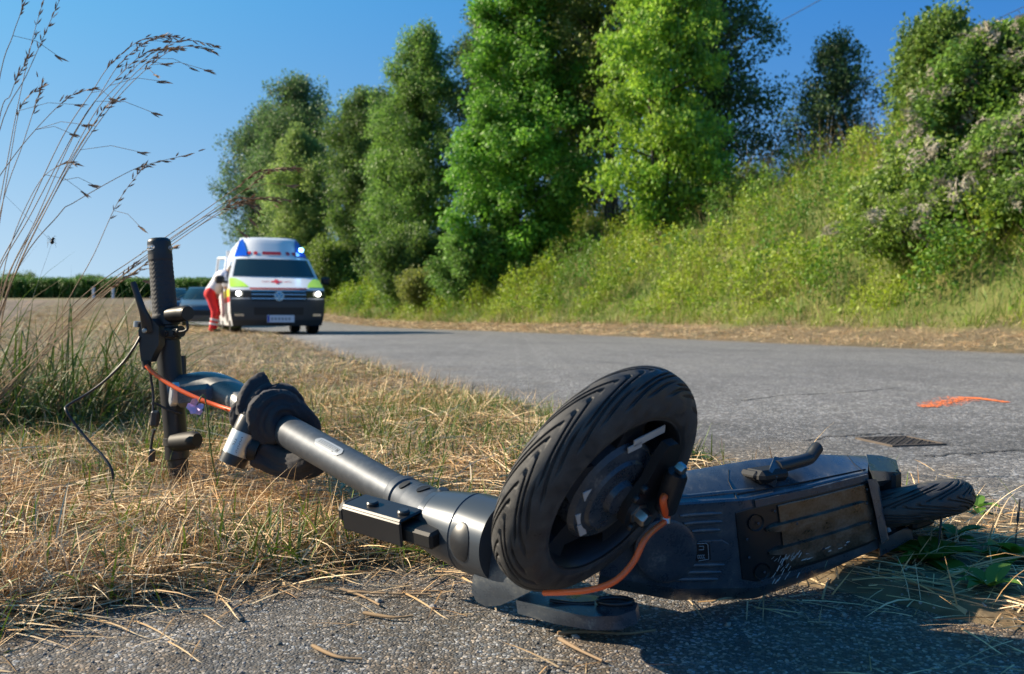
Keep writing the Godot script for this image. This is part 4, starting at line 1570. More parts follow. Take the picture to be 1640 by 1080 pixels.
	var slot := smooth_line([Vector3(0.0364, 0.0272, -0.8679), Vector3(0.0606, 0.0245, -0.8668), Vector3(0.0799, 0.0251, -0.8668)], 4)
	m.tube(slot, [0.002], 6)
	part("guard_rim", m, satin, shell)
	deck(t, tm)


# a step in the plane of the front wheel that shows as (px, py) photo pixels at that distance
func wheel_offset(px: float, py: float, wn: Vector3, d: float) -> Vector3:
	var x := px / 1440.0 * d
	var y := -py / 1440.0 * d
	return Vector3(x, y, -(wn.x * x + wn.y * y) / wn.z)


func wheel(called: String, t: Node3D, tm: ArrayMesh, c: Vector3, b: Basis, front: bool) -> void:
	var w := Node3D.new()
	w.name = called
	w.position = c - t.position
	w.basis = b
	t.add_child(w)
	var keep := base
	base = Vector3.ZERO
	var o := MeshInstance3D.new()
	o.name = "tyre"
	o.mesh = tm
	o.material_override = M["rubber"]
	w.add_child(o)
	var m := Mb.new()
	m.lathe([Vector2(0.0755, -0.0200), Vector2(0.0775, -0.0192), Vector2(0.0755, -0.017), Vector2(0.0720, -0.012), Vector2(0.0710, 0.0), Vector2(0.0720, 0.012), Vector2(0.0755, 0.017), Vector2(0.0775, 0.0192), Vector2(0.0755, 0.0200), Vector2(0.0735, 0.0192), Vector2(0.0690, 0.012), Vector2(0.0680, 0.0), Vector2(0.0690, -0.012), Vector2(0.0735, -0.0192), Vector2(0.0755, -0.0200)], Vector3.ZERO, Basis.IDENTITY, 64)
	part("rim", m, M["black_satin"], w, 30.0)
	m = Mb.new()
	var z := 0.018
	m.lathe([Vector2(0.0, -z - 0.002), Vector2(0.030, -z - 0.002), Vector2(0.044, -z + 0.002), Vector2(0.0475, -z + 0.006), Vector2(0.0475, z - 0.006), Vector2(0.044, z - 0.002), Vector2(0.034, z), Vector2(0.032, z + 0.003), Vector2(0.016, z + 0.003), Vector2(0.014, z + 0.008), Vector2(0.0, z + 0.008)], Vector3.ZERO, Basis.IDENTITY, 48)
	part("hub", m, M["plate_dark"], w, 30.0)
	if front:
		for k in 5:
			m = Mb.new()
			var a := TAU * k / 5 + 0.35
			var d := Vector3(cos(a), sin(a), 0)
			var s := Vector3(-sin(a), cos(a), 0)
			m.loft([
				PackedVector3Array([d * 0.045 + s * 0.018 + Vector3(0, 0, 0.012), d * 0.045 - s * 0.018 + Vector3(0, 0, 0.012), d * 0.045 - s * 0.018 - Vector3(0, 0, 0.012), d * 0.045 + s * 0.018 - Vector3(0, 0, 0.012)]),
				PackedVector3Array([d * 0.058 + s * 0.011 + Vector3(0, 0, 0.009), d * 0.058 - s * 0.011 + Vector3(0, 0, 0.009), d * 0.058 - s * 0.011 - Vector3(0, 0, 0.009), d * 0.058 + s * 0.011 - Vector3(0, 0, 0.009)]),
				PackedVector3Array([d * 0.072 + s * 0.016 + Vector3(0, 0, 0.012), d * 0.072 - s * 0.016 + Vector3(0, 0, 0.012), d * 0.072 - s * 0.016 - Vector3(0, 0, 0.012), d * 0.072 + s * 0.016 - Vector3(0, 0, 0.012)])])
			part("spoke", m, M["black_satin"], w)
	base = keep


# sections of the deck: lower near edge, upper near edge, upper far edge
var deck_at := [
	[Vector3(0.088, 0.0405, -0.9001), Vector3(0.0896, 0.1084, -0.8864), Vector3(0.1012, 0.1284, -0.9368)],
	[Vector3(0.1702, 0.02, -0.9197), Vector3(0.1628, 0.1161, -0.8916), Vector3(0.1804, 0.1409, -0.9521)],
	[Vector3(0.2606, 0.0122, -0.9496), Vector3(0.2422, 0.114, -0.9266), Vector3(0.2646, 0.1473, -0.9922)],
	[Vector3(0.349, 0.0209, -0.9998), Vector3(0.3267, 0.119, -0.9767), Vector3(0.3522, 0.1454, -1.047)],
	[Vector3(0.4296, 0.0352, -1.04), Vector3(0.4037, 0.1272, -1.017), Vector3(0.4369, 0.135, -1.097)],
]


# a point on the underside: u along (0..4), w from the upper edge (0) to the lower (1), out of the face by h
func under(u: float, w: float, h := 0.0) -> Vector3:
	var k := clampi(int(u), 0, 3)
	var f := u - k
	var a: Vector3 = deck_at[k][0].lerp(deck_at[k + 1][0], f)
	var bb: Vector3 = deck_at[k][1].lerp(deck_at[k + 1][1], f)
	var d: Vector3 = deck_at[k + 1][1] - deck_at[k][1]
	var nn := (a - bb).cross(d).normalized()
	if nn.z < 0.0:
		nn = -nn
	return bb.lerp(a, w) + nn * h


# a point on the upper side wall: w from the underside (0) to the footboard (1)
func flank(u: float, w: float, h := 0.0) -> Vector3:
	var k := clampi(int(u), 0, 3)
	var f := u - k
	var bb: Vector3 = deck_at[k][1].lerp(deck_at[k + 1][1], f)
	var c: Vector3 = deck_at[k][2].lerp(deck_at[k + 1][2], f)
	var d: Vector3 = deck_at[k + 1][1] - deck_at[k][1]
	var nn := d.cross(c - bb).normalized()
	if nn.y < 0.0:
		nn = -nn
	return bb.lerp(c, w) + nn * h


func slab(m: Mb, u0: float, u1: float, w0: float, w1: float, h0: float, h1: float, ch := 0.04, nu := 8) -> void:
	var rings := []
	for i in nu + 1:
		var u := lerpf(u0, u1, float(i) / nu)
		var e := 0.0
		if i == 0 or i == nu:
			e = ch
		rings.append(PackedVector3Array([under(u, w0 + e, h0), under(u, w0 + e, h1 - 0.001), under(u, w0 + e + 0.015, h1), under(u, w1 - e - 0.015, h1), under(u, w1 - e, h1 - 0.001), under(u, w1 - e, h0)]))
	m.loft(rings, true)


func deck(t: Node3D, tm: ArrayMesh) -> void:
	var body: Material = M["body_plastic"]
	var m := Mb.new()
	var rings := []
	for i in 25:
		var u := 4.0 * i / 24.0
		var a := under(u, 1.0)
		var bb := under(u, 0.0)
		var c := flank(u, 1.0)
		var e := a + Vector3(0.0, -0.014, -0.016) * smoothstep(4.0, 2.2, u)
		var d := a + (c - bb) * 0.9 + Vector3(0, -0.01, 0)
		if u < 1.0:
			d = a + (c - bb) * 1.3
		var o := PackedVector3Array([under(u, 0.97), under(u, 0.5), under(u, 0.04), under(u, 0.012, 0.0002), flank(u, 0.03, 0.0002), flank(u, 0.12, -0.0005), flank(u, 0.24, 0.0), flank(u, 0.5, 0.0015), flank(u, 0.8, 0.001), flank(u, 0.95, -0.001), flank(u, 1.0, -0.004), c.lerp(d, 0.5) + Vector3(0, 0.0, -0.004), d, e.lerp(d, 0.5) + Vector3(0, -0.006, 0), e, a.lerp(e, 0.4)])
		rings.append(o)
	m.loft(rings, true)
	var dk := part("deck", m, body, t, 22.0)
	# seam, chamfer strip and panels of the underside
	m = Mb.new()
	slab(m, 1.82, 3.95, 0.10, 0.90, -0.003, 0.0014, 0.03, 12)
	var cover := part("battery_cover", m, M["cover_black"], t)
	m = Mb.new()
	slab(m, 2.42, 3.93, 0.125, 0.86, -0.001, 0.0032, 0.005, 10)
	part("metal_plate", m, M["panel_metal"], cover)
	for w in [0.36, 0.62]:
		m = Mb.new()
		var rr := []
		for i in 13:
			var u := lerpf(2.2, 3.88, i / 12.0)
			var k := 0.4 if i == 0 or i == 12 else 1.0
			rr.append(PackedVector3Array([under(u, w - 0.05 * k, 0.0), under(u, w - 0.035 * k, 0.0065 * k + 0.001), under(u, w + 0.035 * k, 0.0065 * k + 0.001), under(u, w + 0.05 * k, 0.0)]))
		m.loft(rr, true)
		part("plate_rib", m, M["panel_metal"], cover)
	m = Mb.new()
	rings = []
	for i in 17:
		var u := lerpf(2.1, 3.96, i / 16.0)
		rings.append(PackedVector3Array([under(u, 0.015, 0.001), under(u, 0.02, 0.0028), under(u, 0.095, 0.0028), under(u, 0.10, 0.0005)]))
	m.loft(rings, true)
	part("edge_strip", m, M["plate_dark"], t)
	for s in [[2.08, 0.26], [2.08, 0.80]]:
		m = Mb.new()
		var q := PackedVector3Array()
		var q2 := PackedVector3Array()
		for i in 16:
			var f := TAU * i / 16
			q.append(under(s[0] + cos(f) * 0.09, s[1] + sin(f) * 0.075, 0.0008))
			q2.append(under(s[0] + cos(f) * 0.11, s[1] + sin(f) * 0.09, 0.003))
		m.loft([q, q2], true, true, false)
		part("screw_well", m, M["deep_black"], cover)
	for s in [[2.10, 0.27], [2.10, 0.81], [1.92, 0.42], [1.92, 0.62], [2.36, 0.18], [2.05, 0.9], [3.80, 0.35], [3.80, 0.61], [2.62, 0.355], [3.0, 0.74], [3.4, 0.78], [3.9, 0.2], [3.9, 0.84]]:
		m = Mb.new()
		var c := under(s[0], s[1], 0.0075 if s[1] > 0.34 and s[1] < 0.37 or s[1] == 0.61 else 0.0035)
		m.lathe([Vector2(0.0, 0.0008), Vector2(0.0012, 0.0007), Vector2(0.0017, 0.0)], c, basis_of(under(s[0], s[1], 1.0) - under(s[0], s[1])), 10)
		part("screw", m, M["grey_metal"], cover)
	# scraped paint
	m = Mb.new()
	rng.seed = 77
	for i in 34:
		var u := r(2.22, 2.62)
		var w := r(0.64, 0.70) if i < 18 else r(0.76, 0.93)
		var l := r(0.015, 0.06)
		var h := 0.0078 if i < 18 else 0.0036
		var wd := r(0.006, 0.018)
		m.quad(under(u, w, h), under(u + wd, w, h), under(u + wd - 0.05, w + l, h), under(u - 0.05, w + l, h))
	for i in 10:
		var u := r(2.6, 3.7)
		var w := r(0.72, 0.8)
		m.quad(under(u, w, 0.0036), under(u + r(0.02, 0.1), w + r(-0.01, 0.02), 0.0036), under(u + 0.05, w + 0.012, 0.0036), under(u - 0.01, w + 0.01, 0.0036))
	part("scrape_mark", m, M["scratch"], cover)
	# moulded front part of the underside: ribs, round cap and charging port
	for s in [[0.13, 1.05, 1.62], [0.22, 1.1, 1.62], [0.31, 1.2, 1.58], [0.78, 0.9, 1.55], [0.86, 0.9, 1.5], [0.70, 1.0, 1.6]]:
		m = Mb.new()
		slab(m, s[1], s[2], s[0] - 0.022, s[0] + 0.022, -0.001, 0.0022, 0.01, 4)
		part("moulded_rib", m, body, t)
	m = Mb.new()
	var disc := func(rad: float, h: float) -> PackedVector3Array:
		var q := PackedVector3Array()
		for i in 40:
			var f := TAU * i / 40
			q.append(under(0.86, 0.52, h) + (under(1.86, 0.52) - under(0.86, 0.52)).normalized() * cos(f) * rad + (under(0.86, 1.0) - under(0.86, 0.0)).normalized() * sin(f) * rad)
		return q
	m.loft([disc.call(0.036, -0.001), disc.call(0.036, 0.003), disc.call(0.033, 0.005), disc.call(0.026, 0.0062), disc.call(0.012, 0.0068)], true, false, true)
	part("round_cap", m, M["plate_dark"], t)
	m = Mb.new()
	slab(m, 1.22, 1.68, 0.42, 0.66, -0.001, 0.0018, 0.04, 6)
	var port := part("port_recess", m, M["plate_dark"], t)
	m = Mb.new()
	slab(m, 1.22, 1.42, 0.43, 0.65, 0.0, 0.0026, 0.01, 3)
	part("port_cover", m, M["deep_black"], port)
	# the moulded lettering beside the port and on the cover: thin pale outlines
	m = Mb.new()
	var line := func(a: Vector2, bq: Vector2) -> void:
		m.tube([under(a.x, a.y, 0.003), under(bq.x, bq.y, 0.003)], [0.0004], 5)
	line.call(Vector2(1.25, 0.44), Vector2(1.37, 0.44))
	line.call(Vector2(1.37, 0.44), Vector2(1.39, 0.46))
	line.call(Vector2(1.39, 0.46), Vector2(1.39, 0.62))
	line.call(Vector2(1.39, 0.62), Vector2(1.26, 0.635))
	line.call(Vector2(1.27, 0.47), Vector2(1.33, 0.47))
	line.call(Vector2(1.33, 0.47), Vector2(1.33, 0.51))
	line.call(Vector2(1.33, 0.51), Vector2(1.27, 0.51))
	for k in 4:
		line.call(Vector2(1.25 + k * 0.025, 0.57), Vector2(1.265 + k * 0.025, 0.57))
		line.call(Vector2(1.25 + k * 0.025, 0.57), Vector2(1.25 + k * 0.025, 0.605))
		line.call(Vector2(1.265 + k * 0.025, 0.605), Vector2(1.25 + k * 0.025, 0.605))
	part("port_lettering", m, M["print_pale"], port)
	# seam lines on the side wall
	m = Mb.new()
	m.tube([flank(1.86, 0.02, 0.0004), flank(1.80, 0.2, 0.0002), flank(1.70, 0.45, 0.0014), flank(1.68, 0.75, 0.0012)], [0.0004], 5)
	m.tube([flank(1.86, 0.13, 0.0002), flank(2.6, 0.14, 0.0), flank(3.3, 0.15, 0.0), flank(3.95, 0.16, 0.0)], [0.0009], 5)
	m.tube([flank(3.60, 0.9, 0.0003), flank(3.72, 0.5, 0.0016), flank(3.92, 0.05, 0.0006)], [0.0004], 5)
	part("body_seam", m, M["deep_black"], t)
	m = Mb.new()
	m.tube([flank(1.0, 0.2, -0.002), flank(1.6, 0.2, -0.001), flank(2.1, 0.2, -0.002)], [0.003], 8)
	part("side_ridge", m, body, t)
	# kickstand on the side wall
	m = Mb.new()
	var kb := basis_of(flank(2.6, 0.5) - flank(2.0, 0.5), Vector3(0, 1, 0))
	m.box(flank(2.24, 0.42, 0.006), Vector3(0.030, 0.014, 0.044), kb, 0.005)
	m.box(flank(2.10, 0.5, 0.004), Vector3(0.026, 0.010, 0.03), kb, 0.004)
	var stand := part("kickstand", m, M["deep_black"], t)
	m = Mb.new()
	m.loft([PackedVector3Array([flank(2.22, 0.30, 0.018), flank(2.38, 0.16, 0.014), flank(2.42, 0.5, 0.021), flank(2.28, 0.62, 0.020)]), PackedVector3Array([flank(2.22, 0.30, 0.002), flank(2.42, 0.12, 0.001), flank(2.46, 0.5, 0.002), flank(2.28, 0.62, 0.002)])])
	part("stand_bracket", m, body, stand)
	m = Mb.new()
	m.tube(smooth_line([flank(2.36, 0.42, 0.014), flank(2.62, 0.44, 0.015), flank(2.82, 0.46, 0.016), flank(2.88, 0.48, 0.018), flank(2.93, 0.52, 0.026), flank(2.97, 0.53, 0.029)], 4), [0.0075, 0.0075, 0.0072, 0.0072, 0.007, 0.007, 0.007, 0.007, 0.007, 0.007, 0.007, 0.007, 0.007, 0.0072, 0.0072, 0.0072, 0.0072, 0.0072, 0.0068, 0.006, 0.005], 14)
	part("stand_leg", m, M["black_satin"], stand)
	# rear end: two arms that hold the wheel, cross plate, tyre
	m = Mb.new()
	var ea := [Vector3(0.4299, 0.1365, -1.087), Vector3(0.4066, 0.1286, -1.017), Vector3(0.41, 0.1162, -1.015)]
	var eb := [Vector3(0.4834, 0.1235, -1.127), Vector3(0.4701, 0.1146, -1.087), Vector3(0.4611, 0.1071, -1.081)]
	var dn := Vector3(0.0, -0.010, -0.016)
	m.loft([PackedVector3Array([ea[0], ea[1], ea[2], ea[2] + dn, ea[0] + dn * 1.4]), PackedVector3Array([(ea[0] + eb[0]) / 2.0 + Vector3(0, 0.002, 0), (ea[1] + eb[1]) / 2.0, (ea[2] + eb[2]) / 2.0, (ea[2] + eb[2]) / 2.0 + dn, (ea[0] + eb[0]) / 2.0 + dn * 1.4]), PackedVector3Array([eb[0], eb[1], eb[2], eb[2] + dn, eb[0] + dn * 1.4])])
	part("upper_rear_arm", m, body, t)
	m = Mb.new()
	var fa := [Vector3(0.423, 0.0454, -1.031), Vector3(0.4282, 0.0243, -1.04)]
	var fb := [Vector3(0.4807, 0.0514, -1.08), Vector3(0.4867, 0.0351, -1.085)]
	var dk2 := Vector3(0.01, -0.002, -0.03)
	m.loft([PackedVector3Array([fa[0], fa[1], fa[1] + dk2, fa[0] + dk2]), PackedVector3Array([fb[0], fb[1], fb[1] + dk2, fb[0] + dk2])])
	part("lower_rear_arm", m, body, t)
	m = Mb.new()
	m.loft([PackedVector3Array([Vector3(0.4006, 0.1201, -1.009), Vector3(0.4129, 0.1191, -1.015), Vector3(0.4206, 0.1098, -1.026), Vector3(0.412, 0.1098, -1.026)]), PackedVector3Array([Vector3(0.4123, 0.0819, -1.016), Vector3(0.4225, 0.082, -1.022), Vector3(0.4304, 0.0747, -1.036), Vector3(0.4218, 0.0747, -1.036)]), PackedVector3Array([Vector3(0.4234, 0.0425, -1.025), Vector3(0.432, 0.047, -1.03), Vector3(0.4404, 0.0434, -1.045), Vector3(0.4331, 0.0375, -1.045)])])
	part("rear_plate", m, body, t)
	m = Mb.new()
	m.box(Vector3(0.4469, 0.08, -1.096), Vector3(0.05, 0.075, 0.03), basis_of(Vector3(-0.6, 0, 0.75)), 0.004)
	part("rear_frame", m, M["deep_black"], t)
	m = Mb.new()
	m.box(Vector3(0.4904, 0.0541, -1.095), Vector3(0.045, 0.012, 0.035), Basis.from_euler(Vector3(0, 0.6, 0.06)), 0.004)
	part("tail_light_box", m, M["deep_black"], t)
	var lens2 := Mb.new()
	lens2.tube([Vector3(0.4417, 0.0571, -1.056), Vector3(0.4446, 0.0498, -1.055)], [0.003], 8)
	part("reflector", lens2, M["print_pale"], t)
	var rc := Vector3(0.4723, 0.0599, -1.141)
	wheel("rear_wheel", t, tm, rc, basis_of(Vector3(-0.17, 0.95, -0.24), Vector3(0, 0, 1)), false)


# ---------- the chain lock in its black sleeve ----------
func chain_lock() -> void:
	var t := thing("chain_lock", "chain lock in crumpled black sleeve wound round the scooter stem, silver lock cylinder hanging", "lock", Vector3(-0.3615, 0.1212, -1.367))
	var a := Vector3(-0.3828, 0.1565, -1.323)
	var e := Vector3(-0.41, 0.0882, -1.311)
	var b := basis_of(e - a, Vector3(0, 0, 1))
	var l := a.distance_to(e)
	var m := Mb.new()
	m.lathe([Vector2(0.0, 0.0), Vector2(0.0165, 0.0), Vector2(0.0190, 0.003), Vector2(0.0196, l * 0.32), Vector2(0.0196, l), Vector2(0.0, l)], a, b, 36)
	m.lathe([Vector2(0.0195, l * 0.80), Vector2(0.0200, l * 0.81), Vector2(0.0196, l * 0.97), Vector2(0.0175, l), Vector2(0.0, l)], a, b, 36)
	var cyl := part("lock_body", m, M["black_satin"], t)
	m = Mb.new()
	m.lathe([Vector2(0.0190, l * 0.33), Vector2(0.0205, l * 0.335), Vector2(0.0205, l * 0.795), Vector2(0.0190, l * 0.80)], a, b, 40)
	var band := part("silver_band", m, M["lock_silver"], cyl)
	# upright lettering on the band, too small to read
	m = Mb.new()
	rng.seed = 9
	var f0 := (Vector3(0.15, 0.1, 1) - b.z * Vector3(0.15, 0.1, 1).dot(b.z)).normalized()
	var f1 := b.z.cross(f0)
	var on := func(al: float, an: float) -> Vector3: return a + b.z * al + (f0 * cos(an) + f1 * sin(an)) * 0.0207
	for row in 2:
		var q := l * (0.42 if row == 0 else 0.5)
		while q < l * (0.74 if row == 0 else 0.64):
			var w := r(0.0016, 0.0026)
			var an := -0.1 + row * 0.35
			var h := 0.11 if row == 0 else 0.16
			m.quad(on.call(q, an), on.call(q + w * 0.35, an), on.call(q + w * 0.35, an + h), on.call(q, an + h))
			if rng.randi() % 2 == 0:
				m.quad(on.call(q, an), on.call(q + w, an), on.call(q + w, an + 0.03), on.call(q, an + 0.03))
			else:
				m.quad(on.call(q, an + h), on.call(q + w, an + h), on.call(q + w, an + h - 0.03), on.call(q, an + h - 0.03))
			q += w + 0.0012
	part("band_lettering", m, M["print_pale"] if false else M["print_dark"], band)
	# end ring where the sleeve enters the lock
	m = Mb.new()
	var k0 := Vector3(-0.3908, 0.1151, -1.315)
	var k1 := Vector3(-0.3707, 0.1078, -1.315)
	m.tube([k0, k0.lerp(k1, 0.4), k0.lerp(k1, 0.42), k1], [0.014, 0.014, 0.0185, 0.0185], 20)
	part("sleeve_ring", m, M["deep_black"], t)
	# hanging loop of the sleeve
	var lp := smooth_line([Vector3(-0.3771, 0.1097, -1.315), Vector3(-0.3593, 0.0984, -1.316), Vector3(-0.3361, 0.0882, -1.311), Vector3(-0.3087, 0.0888, -1.296), Vector3(-0.2905, 0.095, -1.291), Vector3(-0.288, 0.1086, -1.296), Vector3(-0.2984, 0.1235, -1.307)], 10)
	m = Mb.new()
	sleeve(m, lp, 0.0165, 0.0195, 0.12, 3.0)
	part("hanging_loop", m, M["fabric"], t)
	# turns round the stem, loose and wrinkled
	var s0 := Vector3(-0.3889, 0.1484, -1.397)
	var s1 := Vector3(-0.1219, 0.0918, -1.041)
	var sx := (s1 - s0).normalized()
	var sb := basis_of(sx, Vector3(0, 1, 0))
	var turn := func(mb: Mb, from: float, to: float, a0: float, a1: float, rad: float, th0: float, th1: float, seed_: float) -> void:
		var pts := []
		for i in 41:
			var f := i / 40.0
			var an := lerpf(a0, a1, f)
			var rr := rad + 0.006 * sin(an * 2.3 + seed_)
			pts.append(s0 + sx * lerpf(from, to, f) + (sb.x * cos(an) + sb.y * sin(an)) * rr)
		sleeve(mb, pts, th0, th1, 0.24, seed_)
	m = Mb.new()
	turn.call(m, -0.030, 0.000, -2.4, 3.6, 0.031, 0.014, 0.015, 1.0)
	part("sleeve_turn", m, M["fabric"], t)
	m = Mb.new()
	turn.call(m, 0.028, 0.060, -1.4, 4.6, 0.034, 0.0195, 0.0205, 5.0)
	turn.call(m, 0.075, 0.088, -1.0, 4.0, 0.033, 0.0185, 0.018, 9.0)
	part("sleeve_turn", m, M["fabric"], t)
	m = Mb.new()
	sleeve(m, smooth_line([Vector3(-0.3664, 0.1999, -1.358), Vector3(-0.3811, 0.1935, -1.343), Vector3(-0.3894, 0.1767, -1.333), Vector3(-0.3912, 0.1554, -1.332)], 10), 0.017, 0.015, 0.24, 13.0)
	part("sleeve_turn", m, M["fabric"], t)


# crumpled cloth tube
func sleeve(m: Mb, line: Array, r0: float, r1: float, crumple: float, seed_: float) -> void:
	var pts := []
	for i in line.size() - 1:
		for k in 3:
			pts.append(line[i].lerp(line[i + 1], k / 3.0))
	pts.append(line[-1])
	var n := pts.size()
	var sides := 40
	var p := PackedVector3Array()
	var side := Vector3.ZERO
	var run := 0.0
	for i in n:
		var t: Vector3 = (pts[mini(i + 1, n - 1)] - pts[maxi(i - 1, 0)]).normalized()
		if i == 0:
			side = t.cross(Vector3.UP if absf(t.y) < 0.9 else Vector3.RIGHT).normalized()
		else:
			run += pts[i].distance_to(pts[i - 1])
		side = (side - t * side.dot(t)).normalized()
		var up := t.cross(side)
		var f := float(i) / (n - 1)
		var e := sqrt(clampf(minf(f, 1.0 - f) * 14.0, 0.02, 1.0))
		for j in sides:
			var a := TAU * j / sides
			var o := side * cos(a) + up * sin(a)
			var q: Vector3 = pts[i] * 16.0 + o * 0.8
			# folds run along and slantwise
			var fold := soft.get_noise_3d(cos(a) * 1.9 + seed_ * 3.1 + run * 2.0, sin(a) * 1.9 + run * 5.0, seed_ * 7.7)
			var ridge := 1.0 - absf(soft.get_noise_3d(q.x * 1.3 + seed_, q.y * 1.3, q.z * 1.3)) * 3.2
			var flat := 1.0 - 0.30 * cos(2.0 * (a - run * 11.0 - seed_)) - 0.10 * cos(3.0 * a + run * 23.0)
			p.append(pts[i] + o * lerpf(r0, r1, f) * e * flat * (1.0 + crumple * ((0.5 - absf(fold) * 3.0) * 0.85 + maxf(ridge, -0.6) * 0.30 - 0.15)))
	m.grid(p, n, sides, false, true)


# ---------- vehicles ----------
# a strip of skin between two points (z, y) of the front profile, spanning the car's width
func skin(m: Mb, prof: Array, half: Callable, round_: float, in0 := 1.0, nu := 14, lift := 0.0, x0 := -1.0, x1 := 1.0) -> void:
	var p := PackedVector3Array()
	for i in nu + 1:
		var f := lerpf(x0, x1, float(i) / nu) * in0
		for q in prof:
			var hw: float = half.call(q.y)
			var z: float = q.x - round_ * pow(absf(f), 3.5)
			p.append(Vector3(f * hw, q.y + lift * 0.6, z + lift))
	m.grid(p, nu + 1, prof.size())


func finer(prof: Array, k: int) -> Array:
	var out := []
	for i in prof.size() - 1:
		for j in k:
			out.append(prof[i].lerp(prof[i + 1], float(j) / k))
	out.append(prof[-1])
	return out


func road_wheel(t: Node3D, at: Vector3, rad: float, wide: float) -> void:
	var w := Node3D.new()
	w.name = "wheel"
	w.position = at
	t.add_child(w, true)
	var b := basis_of(Vector3(1, 0, 0))
	var m := Mb.new()
	m.lathe([Vector2(rad * 0.62, -wide / 2), Vector2(rad * 0.93, -wide / 2), Vector2(rad, -wide * 0.36), Vector2(rad, wide * 0.36), Vector2(rad * 0.93, wide / 2), Vector2(rad * 0.62, wide / 2)], Vector3.ZERO, b, 28)
	part("tyre", m, M["van_black"], w)
	m = Mb.new()
	m.lathe([Vector2(0.0, -wide * 0.42), Vector2(rad * 0.2, -wide * 0.46), Vector2(rad * 0.55, -wide * 0.36), Vector2(rad * 0.64, -wide * 0.48), Vector2(rad * 0.64, wide * 0.48), Vector2(rad * 0.55, wide * 0.36), Vector2(rad * 0.2, wide * 0.46), Vector2(0.0, wide * 0.42)], Vector3.ZERO, b, 20)
	part("rim", m, M["lock_silver"], w)


